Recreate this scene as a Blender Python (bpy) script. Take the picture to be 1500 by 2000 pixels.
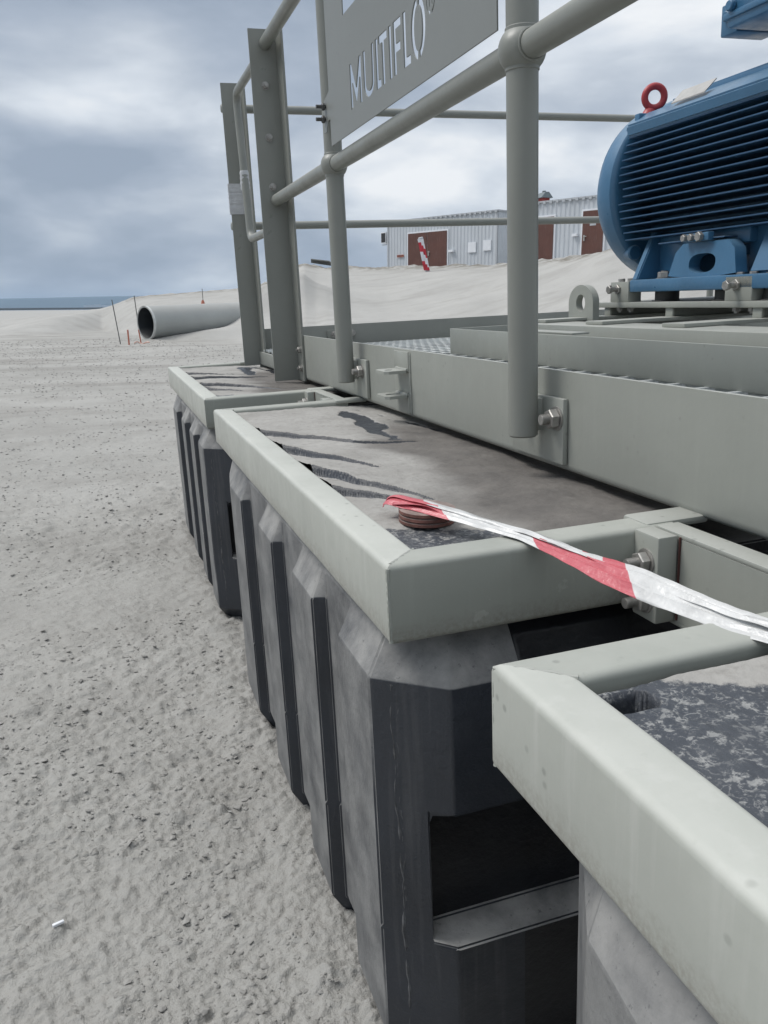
import bpy, bmesh, math, random
import numpy as np
from mathutils import Vector, Matrix
PI = math.pi
random.seed(7)
rng = np.random.default_rng(11)
S = bpy.context.scene
for o in list(bpy.data.objects): bpy.data.objects.remove(o)

# ------------------------------------------------------------------ camera, world, sun, exposure
CAMZ = 1.075
cam = bpy.data.cameras.new('camera'); camo = bpy.data.objects.new('camera', cam); S.collection.objects.link(camo)
cam.sensor_fit = 'HORIZONTAL'; cam.sensor_width = 36; cam.lens = 36 * 1602.5 / 1500
cam.clip_start = 0.02; cam.clip_end = 60000
Wc = [[0.948, -0.317, -0.008], [-0.084, -0.228, -0.970], [0.306, 0.920, -0.243]]   # rows: right, down, forward in world axes
rt = Vector(Wc[0]).normalized(); fw = Vector(Wc[2]); fw = (fw - rt * fw.dot(rt)).normalized(); upv = rt.cross(fw)
camo.matrix_world = Matrix(((rt.x, upv.x, -fw.x, 0), (rt.y, upv.y, -fw.y, 0), (rt.z, upv.z, -fw.z, CAMZ), (0, 0, 0, 1)))
S.camera = camo
# the barge leans 2.3 degrees on the sand: frame of everything bolted to it
a_ = Vector((0.999, -0.0, 0.040)).normalized(); b_ = Vector((0.0, 1.0, 0.001)); b_ = (b_ - a_ * b_.dot(a_)).normalized(); c_ = a_.cross(b_)
TB = Matrix(((a_.x, b_.x, c_.x, 0), (a_.y, b_.y, c_.y, 0), (a_.z, b_.z, c_.z, CAMZ), (0, 0, 0, 1)))
TW = Matrix.Identity(4)

SUN_EL, SUN_AZ = math.radians(54), math.radians(-62)      # azimuth from +Y towards +X
w = bpy.data.worlds.new('World'); S.world = w; w.use_nodes = True
nt = w.node_tree; N = nt.nodes; L = nt.links; N.clear()
def nd(t, nt_=None, **k):
    n = (nt_ or nt).nodes.new(t)
    for a, b in k.items():
        if a.startswith('i_'):
            key = a[2:]; key = int(key) if key.isdigit() else key.replace('_', ' ')
            n.inputs[key].default_value = b
        else: setattr(n, a, b)
    return n
def build_world():
    out = nd('ShaderNodeOutputWorld'); bg = nd('ShaderNodeBackground'); bg.inputs['Strength'].default_value = 0.1
    sky = nd('ShaderNodeTexSky', sky_type='NISHITA', sun_disc=False, sun_elevation=SUN_EL, sun_rotation=SUN_AZ, dust_density=2.0)
    tc = nd('ShaderNodeTexCoord'); sep = nd('ShaderNodeSeparateXYZ'); L.new(tc.outputs['Generated'], sep.inputs[0])
    def mth(op, a, b=None, c=None, clamp=False):
        n = nd('ShaderNodeMath', operation=op, use_clamp=clamp)
        for i, v in enumerate((a, b, c)):
            if v is None: continue
            if isinstance(v, (int, float)): n.inputs[i].default_value = v
            else: L.new(v, n.inputs[i])
        return n.outputs[0]
    z = mth('MAXIMUM', sep.outputs[2], 0.0)
    dz = mth('ADD', z, 0.34)
    cx = nd('ShaderNodeCombineXYZ'); L.new(mth('DIVIDE', sep.outputs[0], dz), cx.inputs[0]); L.new(mth('DIVIDE', sep.outputs[1], dz), cx.inputs[1])
    L.new(mth('MULTIPLY', z, 3.0), cx.inputs[2])
    n1 = nd('ShaderNodeTexNoise', i_Scale=2.1, i_Detail=9.0, i_Roughness=0.50, i_Distortion=0.15); L.new(cx.outputs[0], n1.inputs['Vector'])
    mp = nd('ShaderNodeMapping'); mp.inputs['Location'].default_value = (3.1, 7.7, 1.3); L.new(cx.outputs[0], mp.inputs[0])
    n2 = nd('ShaderNodeTexNoise', i_Scale=0.55, i_Detail=4.0, i_Roughness=0.5); L.new(mp.outputs[0], n2.inputs['Vector'])
    val = mth('ADD', mth('MULTIPLY', n1.outputs[0], 1.3), mth('MULTIPLY', n2.outputs[0], 0.35))
    # brighter breaks in the cloud deck, by direction (azimuth, elevation in degrees, size, gain)
    def gauss(az, el, saz, sel, g):
        a, e = math.radians(az), math.radians(el)
        d = Vector((math.sin(a) * math.cos(e), math.cos(a) * math.cos(e), math.sin(e)))
        t = Vector((math.cos(a), -math.sin(a), 0)); u = Vector((-math.sin(a) * math.sin(e), -math.cos(a) * math.sin(e), math.cos(e)))
        def dot(v):
            n = nd('ShaderNodeVectorMath', operation='DOT_PRODUCT'); L.new(tc.outputs['Generated'], n.inputs[0]); n.inputs[1].default_value = v; return n.outputs['Value']
        x = mth('DIVIDE', dot(t), math.radians(saz)); y = mth('DIVIDE', mth('SUBTRACT', dot(u), 0.0), math.radians(sel))
        q = mth('ADD', mth('MULTIPLY', x, x), mth('MULTIPLY', y, y))
        r = mth('MULTIPLY', mth('POWER', 2.71828, mth('MULTIPLY', q, -1.0)), g)
        return r
    val = mth('SUBTRACT', val, 0.30)
    for args in ((22, 7.0, 11, 3.2, 0.26), (8.5, 9.0, 3.2, 3.4, 0.17), (5, 12, 5, 2.0, 0.10), (40, 17, 13, 9, 0.17), (28, 25, 22, 3.0, 0.05), (4, 19.5, 14, 3.0, -0.13),
                 (-1, 8.2, 8, 2.2, -0.17), (0, 4.3, 16, 1.9, -0.15), (20, 12.2, 10, 2.2, -0.10), (-3, 12.5, 5, 1.6, 0.06), (-3, 24, 14, 7, -0.10), (-2.5, 18.5, 8, 4, -0.16), (12, 14, 6, 3, -0.06), (0, 1.2, 25, 0.9, 0.08), (20, 18, 14, 3, 0.02)):
        val = mth('ADD', val, gauss(*args))
    rp = nd('ShaderNodeValToRGB'); L.new(val, rp.inputs[0])
    e = rp.color_ramp.elements
    e[0].position = 0.34; e[0].color = (0.315, 0.375, 0.465, 1)
    e[1].position = 0.86; e[1].color = (0.90, 0.92, 0.94, 1)
    for p, c in ((0.48, (0.40, 0.46, 0.55, 1)), (0.60, (0.52, 0.575, 0.65, 1)), (0.73, (0.70, 0.75, 0.81, 1))):
        q = e.new(p); q.color = c
    # overcast deck is brightest overhead
    ov = mth('MULTIPLY', mth('SUBTRACT', z, 0.42, clamp=True), 1.7)
    wm_ = nd('ShaderNodeMix', data_type='RGBA'); L.new(mth('MULTIPLY', ov, 1.2, clamp=True), wm_.inputs[0]); L.new(rp.outputs[0], wm_.inputs[6]); wm_.inputs[7].default_value = (0.70, 0.72, 0.745, 1)
    sc = nd('ShaderNodeVectorMath', operation='SCALE'); L.new(wm_.outputs[2], sc.inputs[0]); L.new(mth('MULTIPLY', mth('ADD', ov, 1.0), 10.0), sc.inputs['Scale'])
    mx = nd('ShaderNodeMix', data_type='RGBA'); mx.inputs[0].default_value = 0.95
    L.new(sky.outputs[0], mx.inputs[6]); L.new(sc.outputs[0], mx.inputs[7])
    L.new(mx.outputs[2], bg.inputs[0]); L.new(bg.outputs[0], out.inputs[0])
build_world()
sun = bpy.data.lights.new('sun', 'SUN'); suno = bpy.data.objects.new('sun', sun); S.collection.objects.link(suno)
sun.energy = 2.1; sun.angle = math.radians(22); sun.color = (1.0, 0.97, 0.93)
sd = Vector((math.sin(SUN_AZ) * math.cos(SUN_EL), math.cos(SUN_AZ) * math.cos(SUN_EL), math.sin(SUN_EL)))
suno.rotation_euler = sd.to_track_quat('Z', 'Y').to_euler()
S.view_settings.view_transform = 'Standard'; S.view_settings.look = 'None'; S.view_settings.gamma = 1.0
S.view_settings.exposure = 0.08
S.cycles.max_bounces = 6

# ------------------------------------------------------------------ helpers
BASE = {}
def thing(name, label, cat, loc=(0, 0, 0), T=TB, group=None, kind=None):
    o = bpy.data.objects.new(name, None); S.collection.objects.link(o); o.empty_display_size = 0.1
    o.matrix_world = T @ Matrix.Translation(loc); BASE[o.name] = Vector(loc)
    props(o, label, cat, group, kind); return o
def props(o, label=None, cat=None, group=None, kind=None):
    if label: o['label'] = label
    if cat: o['category'] = cat
    if group: o['group'] = group
    if kind: o['kind'] = kind
class MB:
    """mesh builder in frame coordinates"""
    def __init__(s): s.v = []; s.f = []; s.m = []; s.c = []
    def cut(s): s.c.append((len(s.v), len(s.f)))     # what follows is a piece of its own
    def add(s, vs, fs, mi=0):
        b = len(s.v); s.v.extend([tuple(v) for v in vs]); s.f.extend([tuple(i + b for i in f) for f in fs]); s.m.extend([mi] * len(fs))
    def box(s, x0, x1, y0, y1, z0, z1, r=0.0, seg=2, mi=0):
        if r <= 0:
            s.add([(x0,y0,z0),(x1,y0,z0),(x1,y1,z0),(x0,y1,z0),(x0,y0,z1),(x1,y0,z1),(x1,y1,z1),(x0,y1,z1)],
                  [(0,3,2,1),(4,5,6,7),(0,1,5,4),(1,2,6,5),(2,3,7,6),(3,0,4,7)], mi); return
        bm = bmesh.new(); bmesh.ops.create_cube(bm, size=1)
        for v in bm.verts: v.co = Vector((x0 + (v.co.x + .5) * (x1 - x0), y0 + (v.co.y + .5) * (y1 - y0), z0 + (v.co.z + .5) * (z1 - z0)))
        bmesh.ops.bevel(bm, geom=bm.edges[:], offset=r, segments=seg, affect='EDGES', profile=0.5)
        s.frombm(bm, mi)
    def frombm(s, bm, mi=0, M=None):
        bm.verts.ensure_lookup_table(); bm.verts.index_update()
        s.add([(M @ v.co if M else v.co) for v in bm.verts], [[v.index for v in f.verts] for f in bm.faces], mi); bm.free()
    def ring_frame(s, d):
        d = Vector(d).normalized(); u = d.cross(Vector((0, 0, 1)))
        if u.length < 0.05: u = d.cross(Vector((0, 1, 0)))
        u.normalize(); return u, d.cross(u).normalized()
    def cyl(s, p0, p1, r0, r1=None, n=16, caps=True, mi=0, rnd=0.0, ph=0.0):
        p0, p1 = Vector(p0), Vector(p1); r1 = r0 if r1 is None else r1; u, v = s.ring_frame(p1 - p0); d = (p1 - p0).normalized()
        rings = [(p0, r0), (p1, r1)]
        if rnd: rings = [(p0, r0 - rnd), (p0 + d * rnd, r0), (p1 - d * rnd, r1), (p1, r1 - rnd)]
        vs = []
        for c, r in rings:
            for i in range(n):
                a = 2 * PI * i / n + ph; vs.append(c + u * (r * math.cos(a)) + v * (r * math.sin(a)))
        fs = []
        for k in range(len(rings) - 1):
            for i in range(n):
                j = (i + 1) % n; fs.append((k*n+i, k*n+j, (k+1)*n+j, (k+1)*n+i))
        if caps: fs.append(tuple(range(n))[::-1]); fs.append(tuple(range((len(rings)-1)*n, len(rings)*n)))
        s.add(vs, fs, mi)
    def tube(s, pts, r, n=16, mi=0, caps=True):
        pts = [Vector(p) for p in pts]; vs = []; fs = []
        u = None
        for k, p in enumerate(pts):
            d = (pts[min(k+1, len(pts)-1)] - pts[max(k-1, 0)]).normalized()
            if u is None: u, _ = s.ring_frame(d)
            u = (u - d * u.dot(d)).normalized(); v = d.cross(u)
            rr = r[k] if isinstance(r, (list, tuple)) else r
            for i in range(n):
                a = 2*PI*i/n; vs.append(p + u*(rr*math.cos(a)) + v*(rr*math.sin(a)))
        for k in range(len(pts)-1):
            for i in range(n):
                j = (i+1) % n; fs.append((k*n+i, k*n+j, (k+1)*n+j, (k+1)*n+i))
        if caps: fs.append(tuple(range(n))[::-1]); fs.append(tuple(range((len(pts)-1)*n, len(pts)*n)))
        s.add(vs, fs, mi)
    def sphere(s, c, r, n=24, mi=0, sc=(1,1,1)):
        bm = bmesh.new(); bmesh.ops.create_uvsphere(bm, u_segments=n, v_segments=n//2, radius=r)
        s.frombm(bm, mi, Matrix.Translation(c) @ Matrix.Diagonal((*sc, 1)))
    def prism(s, poly, o, ux, uy, un, mi=0, r=0):
        """poly in (ux,uy) plane from origin o, extruded along un"""
        o, ux, uy, un = Vector(o), Vector(ux), Vector(uy), Vector(un); n = len(poly)
        if r:
            bm = bmesh.new(); vv = [bm.verts.new(o + ux*a + uy*b) for a, b in poly]; f = bm.faces.new(vv)
            e = bmesh.ops.extrude_face_region(bm, geom=[f]); bmesh.ops.translate(bm, verts=[q for q in e['geom'] if isinstance(q, bmesh.types.BMVert)], vec=un)
            bmesh.ops.recalc_face_normals(bm, faces=bm.faces[:]); bmesh.ops.bevel(bm, geom=bm.edges[:], offset=r, segments=2, affect='EDGES'); s.frombm(bm, mi); return
        vs = [o + ux*a + uy*b for a, b in poly] + [o + ux*a + uy*b + un for a, b in poly]
        fs = [tuple(range(n)), tuple(range(n, 2*n))[::-1]] + [(i, i+n, (i+1) % n+n, (i+1) % n) for i in range(n)]
        s.add(vs, fs, mi)
    def plate_hole(s, outer, inner, o, ux, uy, un, mi=0):
        """plate whose outer and inner loops have the same vertex count"""
        o, ux, uy, un = Vector(o), Vector(ux), Vector(uy), Vector(un); n = len(outer)
        P = lambda q, k: o + ux*q[0] + uy*q[1] + un*k
        vs = [P(q, 0) for q in outer] + [P(q, 0) for q in inner] + [P(q, 1) for q in outer] + [P(q, 1) for q in inner]
        fs = []
        for i in range(n):
            j = (i+1) % n
            fs += [(i, j, n+j, n+i), (2*n+i, 3*n+i, 3*n+j, 2*n+j), (i, 2*n+i, 2*n+j, j), (n+i, n+j, 3*n+j, 3*n+i)]
        s.add(vs, fs, mi)
    def lathe(s, prof, c, ax, n=48, mi=0):
        c = Vector(c); ax = Vector(ax).normalized(); u, v = s.ring_frame(ax); vs = []; fs = []
        for h, r in prof:
            for i in range(n):
                a = 2*PI*i/n; vs.append(c + ax*h + u*(r*math.cos(a)) + v*(r*math.sin(a)))
        for k in range(len(prof)-1):
            for i in range(n):
                j = (i+1) % n; fs.append((k*n+i, k*n+j, (k+1)*n+j, (k+1)*n+i))
        s.add(vs, fs, mi)
    def hexa(s, p, d, r, h, mi=0):
        p = Vector(p); d = Vector(d).normalized(); s.cyl(p, p + d*h, r, n=6, rnd=r*0.09, mi=mi, ph=0.35)
    def bolt(s, p, d, r=0.009, out=0.012, mi=0):
        """washer, nut and threaded end standing on p along d; r = half width of the nut"""
        p = Vector(p); d = Vector(d).normalized()
        s.cyl(p, p + d*0.0022, r*1.32, n=24, mi=mi); s.hexa(p + d*0.0022, d, r*1.08, r*0.95, mi)
        k = 10; base = p + d*(0.0022 + r*0.95)
        for i in range(k):
            s.cyl(base + d*(out*i/k), base + d*(out*(i+.55)/k), r*0.58, r*0.58, n=14, mi=mi); s.cyl(base + d*(out*(i+.55)/k), base + d*(out*(i+1)/k), r*0.52, r*0.52, n=14, mi=mi)
    def build(s, name, mat, parent=None, smooth=35, label=None, loc=None, T=None, fix=True):
        if s.c:
            ks = [(0, 0)] + s.c + [(len(s.v), len(s.f))]; o = None
            for (v0, f0), (v1, f1) in zip(ks, ks[1:]):
                if f1 > f0:
                    q = MB(); q.v = s.v[v0:v1]; q.f = [tuple(i-v0 for i in f) for f in s.f[f0:f1]]; q.m = s.m[f0:f1]; o = q.build(name, mat, parent, smooth, label, loc, T, fix)
            return o
        me = bpy.data.meshes.new(name)
        b = BASE[parent.name] if parent else Vector(loc or (0, 0, 0))
        vs = np.array(s.v, dtype=np.float64) - np.array(b)
        me.from_pydata(vs.tolist(), [], s.f)
        for m in (mat if isinstance(mat, (list, tuple)) else [mat]): me.materials.append(m)
        if isinstance(mat, (list, tuple)): me.polygons.foreach_set('material_index', s.m)
        if fix:
            bm = bmesh.new(); bm.from_mesh(me); bmesh.ops.recalc_face_normals(bm, faces=bm.faces[:]); bm.to_mesh(me); bm.free()
        me.update()
        if smooth:
            me.polygons.foreach_set('use_smooth', [True]*len(me.polygons)); me.set_sharp_from_angle(angle=math.radians(smooth))
        o = bpy.data.objects.new(name, me); S.collection.objects.link(o)
        if parent: o.parent = parent; BASE[o.name] = b
        else: o.matrix_world = (T or TB) @ Matrix.Translation(b); BASE[o.name] = b
        if label: o['label'] = label
        return o
def copy_tree(o, delta=None, parent=None, label=None, T=TB):
    c = o.copy(); S.collection.objects.link(c)
    if parent: c.parent = parent
    else:
        loc = BASE[o.name] + Vector(delta); c.matrix_world = T @ Matrix.Translation(loc); BASE[c.name] = loc
    if label: c['label'] = label
    for ch in [q for q in bpy.data.objects if q.parent == o]: copy_tree(ch, None, c)
    return c

# ------------------------------------------------------------------ materials
def mat(name, col, rough=0.5, metal=0.0, var=0.12, nscale=6.0, bump=0.0, bscale=60.0, dust=0.0, dustcol=(0.38, 0.365, 0.34), wind=0.0, spots=0.0, drip=0.0, space='Object', rust=0.0, coat=0.0, spec=0.5, dlo=0.3, band=None, dmin=0.35):
    m = bpy.data.materials.new(name); m.use_nodes = True; t = m.node_tree; n = t.nodes; l = t.links
    p = n['Principled BSDF']; p.inputs['Roughness'].default_value = rough; p.inputs['Metallic'].default_value = metal
    p.inputs['Specular IOR Level'].default_value = spec
    if coat: p.inputs['Coat Weight'].default_value = coat; p.inputs['Coat Roughness'].default_value = 0.25
    tc = nd('ShaderNodeTexCoord', t)
    def noise(sc, det=5.0, ro=0.55, src=None, dist=0.0):
        q = nd('ShaderNodeTexNoise', t, i_Scale=sc, i_Detail=det, i_Roughness=ro, i_Distortion=dist); l.new(src or tc.outputs[space], q.inputs['Vector']); return q.outputs[0]
    def mr(v, a, b, c=0.0, d=1.0):
        q = nd('ShaderNodeMapRange', t); l.new(v, q.inputs[0])
        for i, x in enumerate((a, b, c, d)): q.inputs[i+1].default_value = x
        return q.outputs[0]
    def mixc(f, a, b):
        q = nd('ShaderNodeMix', t, data_type='RGBA')
        if isinstance(f, float): q.inputs[0].default_value = f
        else: l.new(f, q.inputs[0])
        for i, x in ((6, a), (7, b)):
            if isinstance(x, tuple): q.inputs[i].default_value = (*x[:3], 1)
            else: l.new(x, q.inputs[i])
        return q.outputs[2]
    def mul(a, b, op='MULTIPLY', cl=True):
        q = nd('ShaderNodeMath', t, operation=op, use_clamp=cl)
        for i, x in enumerate((a, b)):
            if isinstance(x, (int, float)): q.inputs[i].default_value = x
            else: l.new(x, q.inputs[i])
        return q.outputs[0]
    hi = tuple(min(1, c*(1+var)) for c in col); lo = tuple(c*(1-var) for c in col)
    c = mixc(mr(noise(nscale), 0.32, 0.68), lo, hi)
    c = mixc(mul(mr(noise(nscale*9, 3.0), 0.45, 0.8), 0.25), c, tuple(x*(1-var*1.5) for x in col))
    if drip:
        mp = nd('ShaderNodeMapping', t); mp.inputs['Scale'].default_value = (1, 1, 0.06); l.new(tc.outputs[space], mp.inputs[0])
        c = mixc(mul(mr(noise(55.0, 4.0, 0.6, mp.outputs[0]), 0.54, 0.74), drip), c, dustcol)
    if dust or wind:
        g = nd('ShaderNodeNewGeometry', t); sp = nd('ShaderNodeSeparateXYZ', t); l.new(g.outputs['Normal'], sp.inputs[0])
        f = mul(mr(sp.outputs[2], dlo, dlo*2.2), dust) if dust else None
        if wind:
            fw_ = mul(mr(sp.outputs[0], -0.70, -0.90), wind); f = mul(f, fw_, 'MAXIMUM') if f is not None else fw_
        f = mul(f, mr(noise(nscale*2.3, 6.0, 0.62), 0.28, 0.62, dmin, 1.0))
        f = mul(f, mr(noise(nscale*22.0, 5.0, 0.75), 0.60, 0.68, 1.0, 0.45))
        c = mixc(f, c, dustcol)
        rr = mixc(f, mr(noise(nscale*3.0, 6.0, 0.7), 0.3, 0.7, max(.05, rough-.12), min(1, rough+.16)), (0.9,)*3); l.new(rr, p.inputs['Roughness'])
    if spots:
        v = nd('ShaderNodeTexVoronoi', t, i_Scale=38.0); l.new(tc.outputs[space], v.inputs['Vector'])
        c = mixc(mul(mr(v.outputs[0], 0.16, 0.08), mul(mr(noise(4.0), 0.52, 0.62), spots)), c, tuple(x*0.45 for x in col))
    if rust: c = mixc(mul(mr(noise(30.0), 0.66, 0.72), rust), c, (0.13, 0.055, 0.035))
    if band:
        so = nd('ShaderNodeSeparateXYZ', t); l.new(tc.outputs['Object'], so.inputs[0])
        fb = mul(mr(mul(so.outputs[2], mul(noise(60.0, 5.0, 0.7), -0.040, 'MULTIPLY', False), 'ADD', False), band[0], band[1], 1.0, 0.0), mr(noise(170.0, 4.0, 0.7), 0.38, 0.62, 0.15, 1.0)); c = mixc(mul(fb, 0.75), c, band[2])
        c = mixc(mul(mr(noise(14.0, 6.0, 0.7), 0.64, 0.67), 0.35), c, (0.42, 0.42, 0.39))
    l.new(c, p.inputs['Base Color'])
    if bump:
        b = nd('ShaderNodeBump', t); b.inputs['Strength'].default_value = 1.0; b.inputs['Distance'].default_value = bump
        l.new(mul(noise(bscale, 4.0, 0.6), mul(noise(bscale*0.12, 2.0), 1.2), 'ADD', False), b.inputs['Height']); l.new(b.outputs[0], p.inputs['Normal'])
    return m
SAND = (0.40, 0.385, 0.36)
paint = mat('grey_green_paint', (0.295, 0.306, 0.275), 0.42, var=0.06, nscale=3.0, bump=0.0004, bscale=38, dust=0.42, dustcol=(0.42, 0.42, 0.395), drip=0.10, spots=0.35)
paint_dirty = mat('grey_green_paint_splashed', (0.335, 0.350, 0.322), 0.42, var=0.06, nscale=5.0, bump=0.0003, bscale=45, dust=0.6, dustcol=(0.47, 0.475, 0.445), drip=0.42, spots=0.4)
paint_frame = mat('grey_green_frame_paint', (0.285, 0.298, 0.265), 0.42, var=0.06, nscale=4.0, bump=0.0003, bscale=45, dust=0.5, dustcol=(0.44, 0.445, 0.41), drip=0.10, spots=0.5, band=(-0.012, 0.010, (0.20, 0.19, 0.165)))
paint_side_lit = mat('grey_green_side_lit', (0.40, 0.412, 0.372), 0.42, var=0.07, nscale=5.0, bump=0.0003, bscale=45, dust=0.6, dustcol=(0.50, 0.505, 0.47), drip=0.45, spots=0.5, band=(-0.012, 0.014, (0.26, 0.245, 0.21)))  # frame paint made lighter: light from the left is put into the colour
paint_tube = mat('grey_green_tube_paint', (0.215, 0.222, 0.200), 0.38, var=0.05, nscale=4.0, bump=0.0003, bscale=60, dust=0.3, dustcol=(0.36, 0.36, 0.34), spots=0.3)
paint_sign = mat('sign_paint', (0.20, 0.21, 0.20), 0.45, var=0.04, nscale=2.0, bump=0.0001, spots=0.2)
steel = mat('zinc_steel', (0.36, 0.35, 0.33), 0.42, metal=0.6, var=0.2, nscale=60, bump=0.0003, bscale=200, rust=0.25)
plastic = mat('black_plastic', (0.030, 0.034, 0.042), 0.42, var=0.2, nscale=5, bump=0.0011, bscale=120, dust=0.95, dustcol=(0.30, 0.298, 0.288), wind=0.66, drip=0.10, dlo=0.14, dmin=0.2)
plastic_clean_shade = mat('black_plastic_clean_shade', (0.014, 0.015, 0.018), 0.38, var=0.3, nscale=9, bump=0.0014, bscale=90, spec=0.4)  # dust-free plastic darkened: shade under the frame and in the recess is painted in
blue = mat('blue_enamel', (0.042, 0.135, 0.245), 0.38, var=0.08, nscale=8, bump=0.0004, bscale=90, dust=0.35, dustcol=(0.16, 0.25, 0.33), coat=0.35)
blue_fin = mat('blue_enamel_worn', (0.026, 0.08, 0.16), 0.45, var=0.1, nscale=8, dust=1.0, dustcol=(0.28, 0.34, 0.38))
red = mat('red_enamel', (0.36, 0.035, 0.04), 0.4, var=0.1, nscale=20, bump=0.0003)
tape_red = mat('red_barrier_film', (0.50, 0.105, 0.125), 0.45, var=0.15, nscale=40, bump=0.001, bscale=120)
tape_white = mat('white_barrier_film', (0.62, 0.62, 0.61), 0.4, var=0.10, nscale=30, bump=0.001, bscale=120, spots=0.2)
tape_mat = mat('red_white_barrier_film', (0.57, 0.57, 0.56), 0.32, var=0.12, nscale=30, bump=0.0016, bscale=70, spots=0.2)
def _():
    t = tape_mat.node_tree; p = t.nodes['Principled BSDF']; src = p.inputs['Base Color'].links[0].from_socket
    at = nd('ShaderNodeAttribute', t, attribute_name='stripe'); r = nd('ShaderNodeMapRange', t); t.links.new(at.outputs['Fac'], r.inputs[0]); r.inputs[1].default_value = -0.0006; r.inputs[2].default_value = 0.0006
    nz = nd('ShaderNodeTexNoise', t, i_Scale=45.0, i_Detail=5.0); rc = nd('ShaderNodeMix', t, data_type='RGBA'); t.links.new(nz.outputs[0], rc.inputs[0]); rc.inputs[6].default_value = (0.40, 0.06, 0.08, 1); rc.inputs[7].default_value = (0.58, 0.16, 0.18, 1)
    m_ = nd('ShaderNodeMix', t, data_type='RGBA'); t.links.new(r.outputs[0], m_.inputs[0]); t.links.new(src, m_.inputs[6]); t.links.new(rc.outputs[2], m_.inputs[7]); t.links.new(m_.outputs[2], p.inputs['Base Color'])
_()
puck = mat('red_brown_disc', (0.17, 0.075, 0.06), 0.8, var=0.5, nscale=40, bump=0.001, bscale=150, dust=0.5)
film = mat('wrap_film', (0.48, 0.49, 0.50), 0.35, var=0.12, nscale=30, bump=0.003, bscale=50)
nameplate = mat('label_aluminium', (0.40, 0.39, 0.37), 0.5, metal=0.3, var=0.1, nscale=30)
shed_mat = mat('pale_blue_sheet', (0.50, 0.53, 0.56), 0.5, var=0.05, nscale=0.8, drip=0.12)
shed_trim = mat('grey_trim', (0.42, 0.44, 0.46), 0.5, var=0.05, nscale=2)
door_mat = mat('brown_door', (0.105, 0.042, 0.030), 0.5, var=0.12, nscale=2, drip=0.15)
white_mat = mat('white_sheet', (0.72, 0.74, 0.77), 0.5, var=0.03)
dark_mat = mat('dark_grille', (0.03, 0.03, 0.032), 0.6)
pipe_mat = mat('grey_pipe_plastic', (0.33, 0.345, 0.335), 0.4, var=0.06, nscale=1.5, dust=0.5)
orange = mat('orange_paint', (0.42, 0.14, 0.09), 0.6, var=0.1, nscale=8)
wood = mat('weathered_wood', (0.12, 0.125, 0.12), 0.8, var=0.25, nscale=6)
hill_mat = mat('far_wooded_hill', (0.045, 0.085, 0.115), 0.95, var=0.12, nscale=0.002)
white_band = mat('far_white_roofs', (0.55, 0.60, 0.64), 0.8, var=0.08, nscale=0.05)

# ------------------------------------------------------------------ numpy noise
def gnoise(x, y, seed=0):
    xi = np.floor(x).astype(np.int64); yi = np.floor(y).astype(np.int64); xf = x - xi; yf = y - yi
    def g(a, b):
        h = (a * 374761393 + b * 668265263 + seed * 974711) & 0xffffffff
        h = ((h ^ (h >> 13)) * 1274126177) & 0xffffffff; h = (h ^ (h >> 16)) & 0xffff
        an = h * (2*PI/65536.0); return np.cos(an), np.sin(an)
    u = xf*xf*xf*(xf*(xf*6-15)+10); v = yf*yf*yf*(yf*(yf*6-15)+10)
    def d(a, b):
        cx, sy = g(xi+a, yi+b); return cx*(xf-a) + sy*(yf-b)
    n0 = d(0,0)*(1-u) + d(1,0)*u; n1 = d(0,1)*(1-u) + d(1,1)*u
    return (n0*(1-v) + n1*v) * 1.42
def fbm(x, y, f, o=4, seed=0, g=0.5):
    r = 0; a = 1.0
    for k in range(o): r = r + a*gnoise(x*f*2**k + 13.7*k, y*f*2**k - 7.1*k, seed+k); a *= g
    return r
def sstep(t): t = np.clip(t, 0, 1); return t*t*(3-2*t)

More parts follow.
